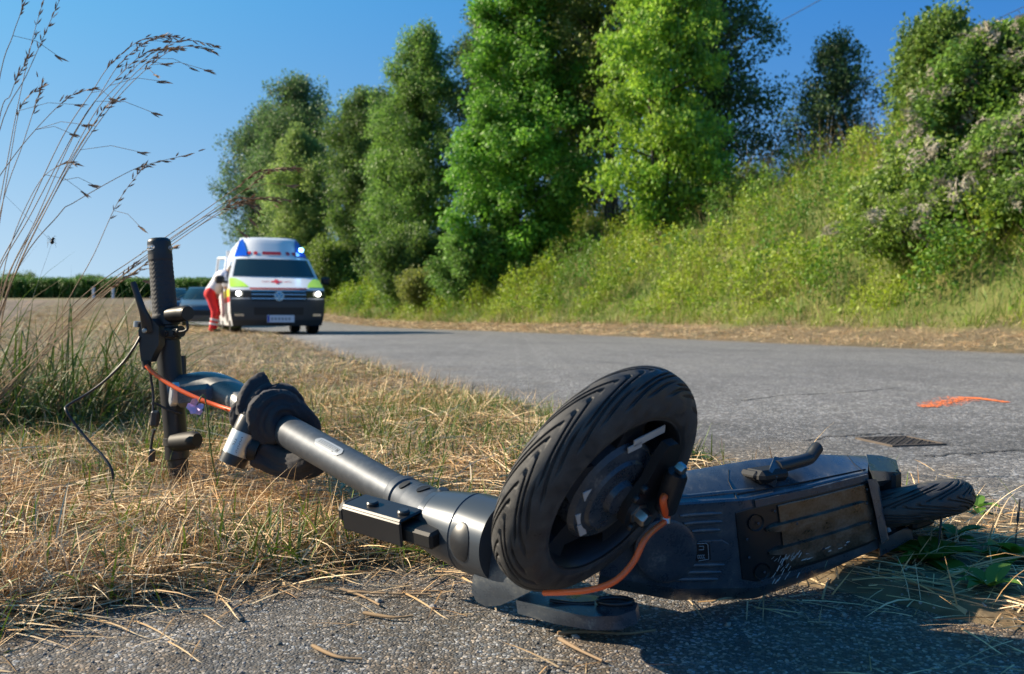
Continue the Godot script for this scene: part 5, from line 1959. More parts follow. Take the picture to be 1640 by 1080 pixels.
func ambulance() -> void:
	var at := Vector3(-4.74, 0.0, -18.3)
	var t := thing("ambulance", "white high-roofed ambulance with red cross on its bonnet, blue roof lights and headlights on", "ambulance", at)
	t.rotation.y = 0.36
	base = Vector3.ZERO
	var half := func(y: float) -> float: return pick([0.1, 0.45, 0.9, 1.15, 1.62, 1.9, 2.15], [0.88, 0.94, 0.95, 0.93, 0.80, 0.70, 0.60], y)
	var whole := finer([Vector2(-0.06, 0.17), Vector2(0.0, 0.30), Vector2(0.02, 0.60), Vector2(0.0, 0.86), Vector2(-0.10, 0.95), Vector2(-0.75, 1.18), Vector2(-1.28, 1.62), Vector2(-1.36, 1.68), Vector2(-1.75, 2.06), Vector2(-1.95, 2.13)], 4)
	var cut := func(y0: float, y1: float) -> Array:
		var o := []
		var prev: Vector2 = whole[0]
		for q in whole:
			if prev.y < y0 and q.y > y0:
				o.append(prev.lerp(q, (y0 - prev.y) / (q.y - prev.y)))
			if q.y >= y0 and q.y <= y1:
				o.append(q)
			if prev.y < y1 and q.y > y1:
				o.append(prev.lerp(q, (y1 - prev.y) / (q.y - prev.y)))
			prev = q
		return o
	var rnd := 0.20
	var m := Mb.new()
	skin(m, cut.call(0.17, 0.66), half, rnd)
	part("bumper", m, M["van_grey"], t)
	m = Mb.new()
	skin(m, cut.call(0.66, 0.90), half, rnd)
	part("front_panel", m, M["van_grey"], t)
	m = Mb.new()
	skin(m, cut.call(0.90, 1.18), half, rnd)
	var bonnet := part("bonnet", m, M["white_paint"], t)
	m = Mb.new()
	skin(m, cut.call(1.18, 1.63), half, rnd)
	var shell := part("windscreen_surround", m, M["white_paint"], t)
	m = Mb.new()
	skin(m, cut.call(1.205, 1.60), half, rnd, 0.93, 14, 0.006)
	part("windscreen", m, M["dark_glass"], shell)
	m = Mb.new()
	skin(m, cut.call(1.63, 2.13), half, rnd * 1.6, 1.0, 14)
	# roof
	var p := PackedVector3Array()
	for i in 15:
		for j in 8:
			var f := lerpf(-1, 1, i / 14.0)
			p.append(Vector3(f * 0.61, 2.13 - 0.06 * pow(absf(f), 3.0) + 0.03 * sin(j / 7.0 * PI), lerpf(-1.95 - rnd * 1.6 * pow(absf(f), 3.5), -5.1, j / 7.0)))
	m.grid(p, 15, 8)
	# body sides and tail
	for sgn in [-1.0, 1.0]:
		p = PackedVector3Array()
		var rows := cut.call(0.17, 2.13)
		for q in rows:
			for j in 10:
				var k := rnd * (1.6 if q.y > 1.63 else 1.0)
				p.append(Vector3(sgn * half.call(q.y), minf(q.y, 2.07), lerpf(q.x - k, -5.1, j / 9.0)))
		if sgn > 0:
			m.grid(p, rows.size(), 10)
		else:
			m.grid(p, rows.size(), 10)
	m.box(Vector3(0, 1.12, -5.1), Vector3(1.5, 1.85, 0.06), Basis.IDENTITY, 0.02)
	m.box(Vector3(0, 0.30, -2.7), Vector3(1.7, 0.25, 4.6), Basis.IDENTITY, 0.02)
	var bodyp := part("body", m, M["white_paint"], t)
	# side glass and bands on the near-field side
	for sgn in [-1.0, 1.0]:
		m = Mb.new()
		p = PackedVector3Array()
		for i in 5:
			var y := lerpf(1.20, 1.58, i / 4.0)
			for j in 5:
				p.append(Vector3(sgn * (half.call(y) + 0.006), y, lerpf(-1.12 - (y - 1.18) * 1.1, -2.2, j / 4.0)))
		m.grid(p, 5, 5)
		part("side_window", m, M["dark_glass"], bodyp)
		for band in [[0.78, 0.93, "yellow_film"], [0.66, 0.77, "red_film"]]:
			m = Mb.new()
			p = PackedVector3Array()
			for i in 3:
				var y: float = lerpf(band[0], band[1], i / 2.0)
				for j in 12:
					p.append(Vector3(sgn * (half.call(y) + 0.005), y, lerpf(-0.24, -4.9, j / 11.0)))
			m.grid(p, 3, 12)
			part("side_band", m, M[band[2]], bodyp)
	# grille
	m = Mb.new()
	skin(m, cut.call(0.67, 0.87), half, rnd, 0.56, 10, 0.008)
	var gr := part("grille", m, M["van_black"], t)
	for y in [0.715, 0.80, 0.865]:
		m = Mb.new()
		skin(m, cut.call(y - 0.008, y + 0.008), half, rnd, 0.57, 10, 0.018)
		part("chrome_bar", m, M["chrome"], gr)
	m = Mb.new()
	skin(m, cut.call(0.39, 0.54), half, rnd, 0.52, 10, 0.008)
	part("lower_grille", m, M["van_black"], gr)
	m = Mb.new()
	m.lathe([Vector2(0.0, 0.0), Vector2(0.082, 0.0), Vector2(0.082, 0.022), Vector2(0.0, 0.026)], Vector3(0, 0.775, 0.005), Basis.IDENTITY, 28)
	var badge := part("round_badge", m, M["blue_badge"], gr)
	m = Mb.new()
	m.lathe([Vector2(0.084, 0.0), Vector2(0.096, 0.0), Vector2(0.096, 0.03), Vector2(0.084, 0.03), Vector2(0.084, 0.0)], Vector3(0, 0.775, 0.005), Basis.IDENTITY, 28)
	for s in [-1.0, 1.0]:
		m.box(Vector3(s * 0.024, 0.814, 0.034), Vector3(0.012, 0.075, 0.01), Basis.from_euler(Vector3(0, 0, -s * 0.42 + PI)), 0.002)
		m.box(Vector3(s * 0.050, 0.745, 0.034), Vector3(0.012, 0.095, 0.01), Basis.from_euler(Vector3(0, 0, -s * 0.40 + PI)), 0.002)
		m.box(Vector3(s * 0.018, 0.742, 0.034), Vector3(0.011, 0.085, 0.01), Basis.from_euler(Vector3(0, 0, s * 0.45 + PI)), 0.002)
	part("badge_letters", m, M["chrome"], badge)
	# headlights
	for s in [-1.0, 1.0]:
		m = Mb.new()
		skin(m, finer([Vector2(-0.002, 0.70), Vector2(0.0, 0.86)], 3), half, rnd, 1.0, 8, 0.012, s * 0.58, s * 0.985)
		var hd := part("headlight", m, M["dark_glass"], t)
		m = Mb.new()
		skin(m, finer([Vector2(-0.002, 0.70), Vector2(0.0, 0.73)], 1), half, rnd, 1.0, 8, 0.018, s * 0.60, s * 0.97)
		part("light_strip", m, M["lens"], hd)
		var c := Vector3(s * 0.79, 0.825, -0.02)
		m = Mb.new()
		m.lathe([Vector2(0.0, 0.03), Vector2(0.035, 0.02), Vector2(0.05, 0.0)], c, Basis.IDENTITY, 16)
		part("headlight_bulb", m, M["headlamp_glow"], hd)
		var sp := SpotLight3D.new()
		sp.name = "headlight_beam"
		sp.position = c + Vector3(0, 0, 0.05)
		sp.rotation = Vector3(-0.08, PI, 0)
		sp.light_energy = 1.0
		sp.light_size = 0.05
		sp.spot_angle = 35.0
		sp.spot_range = 60.0
		sp.spot_attenuation = 2.0
		sp.shadow_enabled = true
		t.add_child(sp, true)
		m = Mb.new()
		skin(m, finer([Vector2(0.0, 0.36), Vector2(0.0, 0.41)], 1), half, rnd, 1.0, 5, 0.012, s * 0.74, s * 0.93)
		part("fog_lamp_trim", m, M["chrome"], t)
		# lime corners of the bonnet
		m = Mb.new()
		var q := []
		for k in 5:
			q.append(Vector2(lerpf(-0.12, -0.70, k / 4.0), lerpf(0.957, 1.163, k / 4.0)))
		var pp := PackedVector3Array()
		for i in 7:
			for k in 5:
				var f: float = lerpf(lerpf(0.62, 0.86, pow(k / 4.0, 1.4)), 0.99, i / 6.0) * s
				var hw: float = half.call(q[k].y)
				pp.append(Vector3(f * hw, q[k].y + 0.008, q[k].x - rnd * pow(absf(f), 3.5) + 0.006))
		m.grid(pp, 7, 5)
		part("lime_corner", m, M["lime_film"], bonnet)
		# door mirrors
		m = Mb.new()
		m.box(Vector3(s * 1.10, 1.14, -1.02), Vector3(0.20, 0.17, 0.10), Basis.from_euler(Vector3(0, s * 0.15, 0)), 0.04)
		m.box(Vector3(s * 0.96, 1.09, -1.04), Vector3(0.14, 0.05, 0.06), Basis.IDENTITY, 0.015)
		part("door_mirror", m, M["van_black"], t)
		# blue corner lights of the roof
		m = Mb.new()
		var tri := PackedVector3Array()
		for v in [[0.985, 1.665], [0.985, 2.02], [0.90, 2.08], [0.80, 1.95], [0.66, 1.665]]:
			var hw2: float = half.call(v[1])
			var f2: float = v[0] * s
			var z2 := pick([1.63, 1.68, 2.06, 2.13], [-1.29, -1.36, -1.75, -1.95], v[1])
			tri.append(Vector3(f2 * hw2, v[1] + 0.012, z2 - rnd * 1.6 * pow(absf(f2), 3.5) + 0.03))
		m.plate(tri, Vector3(0, -0.01, -0.05))
		part("blue_light", m, M["blue_lens"], t)
		m = Mb.new()
		var fc := Vector3(s * 0.655, 1.845, -1.60) if s > 0 else Vector3(-0.80, 1.72, -1.66)
		m.lathe([Vector2(0.0, 0.03), Vector2(0.04 if s > 0 else 0.022, 0.02), Vector2(0.052 if s > 0 else 0.03, 0.0)], fc, Basis.IDENTITY, 14)
		part("blue_light_flash", m, M["blue_flash"], t)
		var om := OmniLight3D.new()
		om.name = "blue_light_glow"
		om.position = fc + Vector3(0, 0, 0.12)
		om.light_color = Color(0.5, 0.75, 1.0)
		om.light_energy = 0.008
		om.light_size = 0.05
		om.omni_range = 40.0
		om.omni_attenuation = 2.0
		om.shadow_enabled = true
		t.add_child(om, true)
	# red film: stripe over the grille, bars above the windscreen, the cross
	m = Mb.new()
	skin(m, [Vector2(-0.055, 0.912), Vector2(-0.09, 0.942)], half, rnd, 0.60, 10, 0.012)
	part("red_stripe", m, M["red_film"], bonnet)
	for b in [[-0.26, 0.26], [-0.68, -0.58], [-0.50, -0.40], [0.40, 0.50], [0.58, 0.68]]:
		m = Mb.new()
		skin(m, [Vector2(-1.385, 1.705), Vector2(-1.46, 1.775)], half, rnd * 1.6, 1.0, 4, 0.010, b[0], b[1])
		part("red_bar", m, M["red_film"], bodyp)
	m = Mb.new()
	for c in [[0.11, 0.028], [0.032, 0.085]]:
		var q := PackedVector3Array()
		for v in [[-1, -1], [1, -1], [1, 1], [-1, 1]]:
			var zz: float = -0.47 - v[1] * c[1] * 1.6
			q.append(Vector3(v[0] * c[0], 1.085 + v[1] * c[1] * 0.56 + (0.004 if c[0] > 0.1 else 0.009), zz))
		m.plate(q, Vector3(0, -0.004, 0))
	part("red_cross", m, M["red_film"], bonnet)
	for v in [-1.0, 1.0]:
		m = Mb.new()
		m.box(Vector3(v * 0.22, 1.09, -0.455), Vector3(0.15, 0.004, 0.02), Basis.from_euler(Vector3(0.34, 0, 0)), 0.001)
		part("bonnet_lettering", m, M["red_film"], bonnet)
	# number plate, its characters blurred in the photograph
	m = Mb.new()
	m.box(Vector3(0.03, 0.315, 0.03), Vector3(0.54, 0.15, 0.02), Basis.IDENTITY, 0.004)
	var np := part("number_plate", m, M["plate_white"], t)
	m = Mb.new()
	m.box(Vector3(-0.215, 0.315, 0.042), Vector3(0.04, 0.13, 0.004), Basis.IDENTITY, 0.001)
	part("plate_strip", m, M["plate_blue"], np)
	for k in 6:
		m = Mb.new()
		m.box(Vector3(-0.14 + k * 0.068, 0.315, 0.0415), Vector3(0.04, 0.05, 0.003), Basis.IDENTITY, 0.001)
		part("plate_smudge", m, M["sticker"], np)
	# cab inside, seen dimly: seats and a clipboard on the dash
	m = Mb.new()
	m.box(Vector3(0.02, 1.45, -1.22), Vector3(0.24, 0.13, 0.02), Basis.from_euler(Vector3(-0.7, 0, 0.05)), 0.004)
	part("sun_visor", m, M["plate_white"], shell)
	# open door on the field side
	m = Mb.new()
	var dxs := [-0.97, -1.22]
	m.loft([PackedVector3Array([Vector3(-0.98, 0.35, -1.35), Vector3(-1.02, 1.18, -1.35), Vector3(-1.02, 1.18, -1.40), Vector3(-0.98, 0.35, -1.40)]), PackedVector3Array([Vector3(-1.12, 0.35, -2.25), Vector3(-1.14, 1.18, -2.25), Vector3(-1.10, 1.18, -2.28), Vector3(-1.08, 0.35, -2.28)])])
	m.tube([Vector3(-1.00, 1.18, -1.37), Vector3(-0.92, 1.64, -1.75)], [0.024], 8)
	m.tube([Vector3(-1.13, 1.18, -2.25), Vector3(-1.07, 1.66, -2.20)], [0.026], 8)
	m.tube([Vector3(-0.92, 1.64, -1.75), Vector3(-1.07, 1.66, -2.20)], [0.03], 8)
	part("open_door", m, M["white_paint"], t)
	for s in [-1.0, 1.0]:
		for z in [-0.95, -3.95]:
			road_wheel(t, Vector3(s * 0.80, 0.33, z), 0.335, 0.22)
	base = Vector3.ZERO


func car(called: String, label: String, at: Vector3, yaw: float, paint: Material) -> void:
	var t := thing(called, label, "car", at, "cars parked behind the ambulance")
	t.rotation.y = yaw
	base = Vector3.ZERO
	var half := func(y: float) -> float: return pick([0.2, 0.55, 0.85, 1.0, 1.48], [0.84, 0.90, 0.90, 0.84, 0.58], y)
	var low := finer([Vector2(-0.05, 0.2), Vector2(0.0, 0.4), Vector2(0.0, 0.62), Vector2(-0.1, 0.78), Vector2(-0.5, 0.90), Vector2(-1.15, 1.0)], 3)
	var up := finer([Vector2(-1.15, 1.0), Vector2(-1.55, 1.25), Vector2(-1.95, 1.45), Vector2(-2.2, 1.48)], 3)
	var m := Mb.new()
	skin(m, low, half, 0.25)
	for sgn in [-1.0, 1.0]:
		var p := PackedVector3Array()
		for q in low:
			for j in 8:
				p.append(Vector3(sgn * half.call(q.y), q.y, lerpf(q.x - 0.25, -4.3, j / 7.0)))
		m.grid(p, low.size(), 8)
	var pr := PackedVector3Array()
	for i in 9:
		for j in 5:
			var f := lerpf(-1, 1, i / 8.0)
			pr.append(Vector3(f * 0.58, 1.48 - 0.05 * f * f, lerpf(-2.2 - 0.25 * pow(absf(f), 3.5), -3.7, j / 4.0)))
	m.grid(pr, 9, 5)
	m.box(Vector3(0, 0.66, -4.3), Vector3(1.66, 0.7, 0.06), Basis.IDENTITY, 0.02)
	m.box(Vector3(0, 0.35, -2.2), Vector3(1.6, 0.3, 3.9), Basis.IDENTITY, 0.02)
	part("body", m, paint, t)
	m = Mb.new()
	skin(m, up, half, 0.25)
	for sgn in [-1.0, 1.0]:
		var p := PackedVector3Array()
		for q in up:
			for j in 6:
				p.append(Vector3(sgn * half.call(q.y), q.y, lerpf(q.x - 0.25, lerpf(-4.25, -3.7, (q.y - 1.0) / 0.48), j / 5.0)))
		m.grid(p, up.size(), 6)
	m.loft([PackedVector3Array([Vector3(-0.84, 1.0, -4.25), Vector3(0.84, 1.0, -4.25)]), PackedVector3Array([Vector3(-0.58, 1.48, -3.7), Vector3(0.58, 1.48, -3.7)])], false, false, false)
	part("windscreen", m, M["dark_glass"], t)
	m = Mb.new()
	skin(m, finer([Vector2(0.0, 0.42), Vector2(0.0, 0.60)], 2), half, 0.25, 0.6, 6, 0.01)
	part("grille", m, M["van_black"], t)
	for s in [-1.0, 1.0]:
		m = Mb.new()
		skin(m, finer([Vector2(0.0, 0.62), Vector2(-0.06, 0.73)], 2), half, 0.25, 1.0, 5, 0.012, s * 0.62, s * 0.96)
		part("headlight", m, M["lens"], t)
		m = Mb.new()
		m.box(Vector3(s * 0.98, 1.02, -1.45), Vector3(0.18, 0.12, 0.09), Basis.IDENTITY, 0.03)
		part("door_mirror", m, paint, t)
		for z in [-0.85, -3.4]:
			road_wheel(t, Vector3(s * 0.76, 0.31, z), 0.315, 0.2)
	base = Vector3.ZERO


func cars() -> void:
	var a := Vector3(-10.65, 0.0, -31.5)
	a.y = maxf(height(a.x, a.z), climb(a.z))
	car("parked_car", "dark grey car parked behind the medic in red trousers", a, 0.36, M["grey_car_paint"])
	var b := Vector3(-15.3, 0.0, -41.0)
	b.y = maxf(height(b.x, b.z), climb(b.z))
	car("parked_car", "blue car half hidden behind the scooter's handlebar clamp", b, 0.42, M["blue_car_paint"])


# ---------- the medic ----------
# skin over tapered bones joined by a smooth minimum, meshed as surface nets
func body_net(m: Mb, bones: Array, cell: float, blend: float) -> void:
	var lo := Vector3.ONE * 1e9
	var hi := -lo
	for b in bones:
		var pad: float = maxf(b[2], b[3]) + cell * 2.0
		lo = lo.min(b[0] - Vector3.ONE * pad).min(b[1] - Vector3.ONE * pad)
		hi = hi.max(b[0] + Vector3.ONE * pad).max(b[1] + Vector3.ONE * pad)
	var n := Vector3i(((hi - lo) / cell).ceil()) + Vector3i.ONE
	var val := PackedFloat32Array()
	val.resize(n.x * n.y * n.z)
	val.fill(1.0)
	for b in bones:
		var a: Vector3 = b[0]
		var d: Vector3 = b[1] - b[0]
		var dd := maxf(d.length_squared(), 1e-9)
		var pad: float = maxf(b[2], b[3]) + blend + cell * 2.0
		var i0 := Vector3i(((a.min(b[1]) - Vector3.ONE * pad - lo) / cell).floor()).max(Vector3i.ZERO)
		var i1 := Vector3i(((a.max(b[1]) + Vector3.ONE * pad - lo) / cell).ceil()).min(n - Vector3i.ONE)
		for x in range(i0.x, i1.x + 1):
			for y in range(i0.y, i1.y + 1):
				for z in range(i0.z, i1.z + 1):
					var p := lo + Vector3(x, y, z) * cell
					var h := clampf((p - a).dot(d) / dd, 0.0, 1.0)
					var s := p.distance_to(a + d * h) - lerpf(b[2], b[3], h)
					var k := (x * n.y + y) * n.z + z
					var o := val[k]
					var g := maxf(blend - absf(o - s), 0.0) / blend
					val[k] = minf(o, s) - g * g * blend * 0.25
	var idx := {}
	var pts := PackedVector3Array()
	for x in n.x - 1:
		for y in n.y - 1:
			for z in n.z - 1:
				var c := Vector3.ZERO
				var hits := 0
				var v := []
				var inside := 0
				for q in 8:
					var w := val[((x + (q & 1)) * n.y + y + ((q >> 1) & 1)) * n.z + z + (q >> 2)]
					v.append(w)
					inside += 1 if w < 0.0 else 0
				if inside == 0 or inside == 8:
					continue
				for q in 8:
					for ax in [1, 2, 4]:
						var w: int = q | ax
						if w == q or (v[q] < 0.0) == (v[w] < 0.0):
							continue
						var f: float = v[q] / (v[q] - v[w])
						var pa := Vector3(q & 1, (q >> 1) & 1, q >> 2)
						var pb := Vector3(w & 1, (w >> 1) & 1, w >> 2)
						c += pa.lerp(pb, f)
						hits += 1
				idx[(x * n.y + y) * n.z + z] = pts.size()
				pts.append(lo + (Vector3(x, y, z) + c / hits) * cell)
	for x in range(1, n.x - 1):
		for y in range(1, n.y - 1):
			for z in range(1, n.z - 1):
				var k := (x * n.y + y) * n.z + z
				var here := val[k] < 0.0
				for ax in 3:
					var step: int = [n.y * n.z, n.z, 1][ax]
					if here == (val[k + step] < 0.0):
						continue
					var u: int = [n.z, 1, n.y * n.z][ax]
					var w: int = [1, n.y * n.z, n.z][ax]
					var q := [k, k - u, k - u - w, k - w]
					if not (idx.has(q[0]) and idx.has(q[1]) and idx.has(q[2]) and idx.has(q[3])):
						continue
					if here:
						m.quad(pts[idx[q[0]]], pts[idx[q[1]]], pts[idx[q[2]]], pts[idx[q[3]]])
					else:
						m.quad(pts[idx[q[3]]], pts[idx[q[2]]], pts[idx[q[1]]], pts[idx[q[0]]])


func medic() -> void:
	var at := Vector3(-6.42, 0.0, -19.3)
	at.y = height(at.x, at.z)
	var t := thing("person", "person in white shirt and red trousers with pale bands bending into the ambulance's open door", "person", at)
	base = Vector3.ZERO
	t.scale = Vector3.ONE * 0.94
	# bends forward to the right, knees slightly flexed; -x is the back
	var hipl := Vector3(-0.02, 0.86, 0.09)
	var hipr := Vector3(-0.02, 0.86, -0.09)
	var chest := Vector3(0.22, 1.26, 0.0)
	var neck := Vector3(0.34, 1.38, 0.0)
	var headp := Vector3(0.47, 1.43, 0.0)
	var shl := Vector3(0.29, 1.30, 0.18)
	var shr := Vector3(0.29, 1.30, -0.18)
	var ell := Vector3(0.38, 1.03, 0.22)
	var elr := Vector3(0.42, 1.04, -0.22)
	var wrl := Vector3(0.60, 0.92, 0.16)
	var wrr := Vector3(0.64, 0.94, -0.14)
	var knl := Vector3(0.10, 0.46, 0.11)
	var knr := Vector3(0.04, 0.46, -0.12)
	var anl := Vector3(0.02, 0.09, 0.11)
	var anr := Vector3(-0.04, 0.09, -0.13)
	var m := Mb.new()
	var bones := [
		[Vector3(0, 0.90, 0), chest, 0.145, 0.155], [chest, neck, 0.14, 0.06], [neck, headp, 0.055, 0.055], [headp, headp + Vector3(0.05, -0.04, 0), 0.098, 0.085],
		[shl, ell, 0.058, 0.047], [ell, wrl, 0.045, 0.032], [shr, elr, 0.058, 0.047], [elr, wrr, 0.045, 0.032], [Vector3(0.26, 1.28, -0.13), Vector3(0.26, 1.28, 0.13), 0.085, 0.085],
		[hipl, knl, 0.095, 0.065], [knl, anl, 0.062, 0.042], [hipr, knr, 0.095, 0.065], [knr, anr, 0.062, 0.042], [hipl, hipr, 0.11, 0.11],
	]
	body_net(m, bones, 0.024, 0.05)
	var bd := part("body", m, M["skin"], t, 180.0)
	for s in [[wrl, 1.0], [wrr, -1.0]]:
		m = Mb.new()
		var w: Vector3 = s[0]
		var fb := [[w, w + Vector3(0.06, -0.06, 0), 0.028, 0.03]]
		for k in 4:
			var q := w + Vector3(0.06, -0.065, (k - 1.5) * 0.019)
			fb.append([q, q + Vector3(0.035, -0.03, 0), 0.0095, 0.009])
			fb.append([q + Vector3(0.035, -0.03, 0), q + Vector3(0.04, -0.065 + 0.006 * absf(k - 1.5), 0), 0.009, 0.0075])
		fb.append([w + Vector3(0.02, -0.02, s[1] * 0.02), w + Vector3(0.065, -0.03, s[1] * -0.045), 0.012, 0.009])
		body_net(m, fb, 0.008, 0.012)
		part("hand", m, M["skin"], bd, 180.0)
	m = Mb.new()
	body_net(m, [[headp + Vector3(-0.03, 0.02, 0), headp + Vector3(0.03, 0.045, 0), 0.098, 0.085]], 0.018, 0.02)
	part("hair", m, M["hair"], bd, 180.0)
	for s in [-1.0, 1.0]:
		m = Mb.new()
		m.lathe([Vector2(0.0, 0.006), Vector2(0.012, 0.0)], headp + Vector3(0.115, -0.065, s * 0.032), basis_of(Vector3(0.7, -0.7, 0)), 8)
		part("eye", m, M["hair"], bd)
		m = Mb.new()
		m.box(headp + Vector3(0.02, -0.02, s * 0.095), Vector3(0.03, 0.05, 0.015), Basis.IDENTITY, 0.006)
		part("ear", m, M["skin"], bd)
	m = Mb.new()
	m.tube([headp + Vector3(0.12, -0.08, 0), headp + Vector3(0.125, -0.11, 0)], [0.008, 0.016], 8)
	part("nose", m, M["skin"], bd)
	m = Mb.new()
	body_net(m, [[Vector3(-0.01, 0.93, 0), chest, 0.165, 0.178], [chest, chest.lerp(neck, 0.7), 0.16, 0.09], [shl, shl.lerp(ell, 0.8), 0.078, 0.075], [shr, shr.lerp(elr, 0.8), 0.078, 0.075], [Vector3(0.26, 1.28, -0.13), Vector3(0.26, 1.28, 0.13), 0.10, 0.10]], 0.026, 0.05)
	part("shirt", m, M["white_cloth"], t, 180.0)
	m = Mb.new()
	body_net(m, [[hipl, knl, 0.118, 0.092], [knl, anl, 0.09, 0.082], [hipr, knr, 0.118, 0.092], [knr, anr, 0.09, 0.082], [hipl + Vector3(0, 0.05, 0), hipr + Vector3(0, 0.05, 0), 0.132, 0.132], [Vector3(-0.06, 0.88, 0.07), Vector3(-0.06, 0.88, -0.07), 0.11, 0.11]], 0.024, 0.04)
	var tr := part("trousers", m, M["red_cloth"], t, 180.0)
	for s in [[knl, anl], [knr, anr]]:
		for f in [0.42, 0.68]:
			m = Mb.new()
			var c: Vector3 = s[0].lerp(s[1], f)
			m.lathe([Vector2(0.085, -0.022), Vector2(0.0945, -0.02), Vector2(0.0935, 0.02), Vector2(0.085, 0.022)], c, basis_of(s[0] - s[1]), 20)
			part("reflective_band", m, M["reflective_band"], tr)
	for s in [anl, anr]:
		m = Mb.new()
		body_net(m, [[s + Vector3(-0.04, -0.03, 0), s + Vector3(0.16, -0.05, 0), 0.052, 0.042], [s, s + Vector3(0, 0.02, 0), 0.055, 0.055]], 0.018, 0.03)
		part("shoe", m, M["red_cloth"] if false else M["van_black"], t, 180.0)


# ---------- small things ----------
func small_things() -> void:
	# drain cover sunk in the road
	var dc := Vector3(0.995, -0.0135, -2.30)
	var t := thing("drain_cover", "dark square iron drain cover sunk in the road with a rusty rim", "drain cover", dc)
	t.rotation.y = 0.22
	t.scale = Vector3(0.5, 0.45, 0.5)
	base = Vector3.ZERO
	var m := Mb.new()
	for s in [-1.0, 1.0]:
		m.box(Vector3(0, 0.002, s * 0.148), Vector3(0.31, 0.014, 0.014), Basis.IDENTITY, 0.002)
		m.box(Vector3(s * 0.148, 0.002, 0), Vector3(0.014, 0.014, 0.282), Basis.IDENTITY, 0.002)
	part("frame", m, M["rust"], t)
	m = Mb.new()
	m.box(Vector3(0, -0.002, 0), Vector3(0.28, 0.01, 0.28), Basis.IDENTITY, 0.001)
	var lid := part("lid", m, M["iron"], t)
	m = Mb.new()
	for i in 9:
		for j in 9:
			m.box(Vector3(-0.124 + i * 0.031, 0.0045, -0.124 + j * 0.031), Vector3(0.018, 0.005, 0.018), Basis.from_euler(Vector3(0, 0.785 * ((i + j) % 2), 0)), 0.0015)
	part("lid_stud", m, M["iron"], lid)
	# orange spray mark, a broken streak of flecks
	m = Mb.new()
	rng.seed = 15
	for i in 2100:
		var f := r(0, 1)
		var p := Vector2(1.434, -3.13).lerp(Vector2(1.77, -3.47), f / 0.62) if f < 0.62 else Vector2(1.77, -3.47).lerp(Vector2(1.80, -3.26), (f - 0.62) / 0.38)
		var wide := lerpf(0.055, 0.075, f / 0.62) * sqrt(minf(f * 6.0, 1.0)) if f < 0.62 else lerpf(0.055, 0.022, (f - 0.62) / 0.38)
		var off := (r(-1, 1) + r(-1, 1)) * 0.6
		if soft.get_noise_2d(p.x * 30.0 + off * 6.0, p.y * 30.0) < -0.06 - (0.1 if absf(off) < 0.5 else -0.14):
			continue
		var x := p.x + off * wide * 0.7
		var z := p.y + off * wide * (0.9 if f < 0.62 else 0.2)
		var a := r(0.0015, 0.0055)
		var c := Vector3(x, 0.006 * soft.get_noise_2d(x * 0.7, z * 0.7) - 0.0012 - smoothstep(1.3, 0.0, Vector2(x - 1.0, z + 2.45).length()) * 0.012, z)
		var q := PackedVector3Array()
		for k in 5:
			var an := TAU * k / 5.0 + r(-0.4, 0.4)
			q.append(c + Vector3(cos(an) * a * 1.3, 0, sin(an) * a))
		m.fan(q, true)
	var o := structure("spray_mark", m, M["orange_spray"], "thing")
	o.set_meta("label", "orange spray paint streak marked on the grey road")
	o.set_meta("category", "road marking")
	# cracks in the road round the drain
	m = Mb.new()
	for line in [[Vector3(0.7524, 0.0007, -2.325), Vector3(0.85, 0.0017, -2.395), Vector3(0.9489, 0.0018, -2.435), Vector3(1.025, 0.0011, -2.455), Vector3(1.119, 0.0011, -2.455)], [Vector3(0.8425, 0.0005, -3.365), Vector3(1.1, 0.0001, -3.595), Vector3(1.369, 0.0004, -3.715), Vector3(1.722, 0.0001, -3.995)], [Vector3(0.9442, 0.0011, -2.055), Vector3(1.026, 0.0011, -2.075), Vector3(1.106, 0.0011, -2.105), Vector3(1.224, 0.0014, -2.145), Vector3(1.357, 0.001, -2.215)]]:
		var sm := smooth_line(line, 8)
		for i in sm.size() - 1:
			var a: Vector3 = sm[i]
			var b2: Vector3 = sm[i + 1]
			a = Vector3(a.x, road_top(a) + 0.0015, a.z + 0.035 * soft.get_noise_1d(i * 1.7))
			b2 = Vector3(b2.x, road_top(b2) + 0.0015, b2.z + 0.035 * soft.get_noise_1d((i + 1) * 1.7))
			var w := 0.003 + 0.012 * absf(soft.get_noise_1d(i * 2.3 + 8.0))
			m.quad(a + Vector3(0, 0, w), b2 + Vector3(0, 0, w), b2 - Vector3(0, 0, w), a - Vector3(0, 0, w))
	o = structure("road_crack", m, M["tar"])
	# flat dark piece of plastic in the straw at the left edge
	var fp := Vector3(-0.7794, 0.0272, -1.445)
	t = thing("plastic_bar", "flat blue-black plastic bar lying in the dry grass at the left edge", "plastic piece", fp)
	m = Mb.new()
	m.box(fp, Vector3(0.105, 0.016, 0.045), Basis.from_euler(Vector3(0.45, -0.12, -0.06)), 0.004)
	part("bar", m, M["body_plastic"], t)
	m = Mb.new()
	for k in 4:
		m.box(fp + Vector3(-0.035 + k * 0.022, 0.0065, 0.004), Vector3(0.012, 0.006, 0.02), Basis.from_euler(Vector3(0.45, -0.12, -0.06)), 0.002)
	part("ridge", m, M["black_satin"], t)
	# mallow flower
	var fl := Vector3(-0.491, 0.1668, -1.398)
	t = thing("mallow_flower", "small violet flower on a thin stalk in front of the scooter's headlight box", "flower", Vector3(fl.x, 0.03, fl.z))
	m = Mb.new()
	m.tube(smooth_line([Vector3(fl.x + 0.03, 0.02, fl.z - 0.02), Vector3(fl.x + 0.022, 0.09, fl.z), fl + Vector3(0.012, 0.012, -0.002), fl], 4), [0.0012], 6)
	part("stalk", m, M["stem_green"], t)
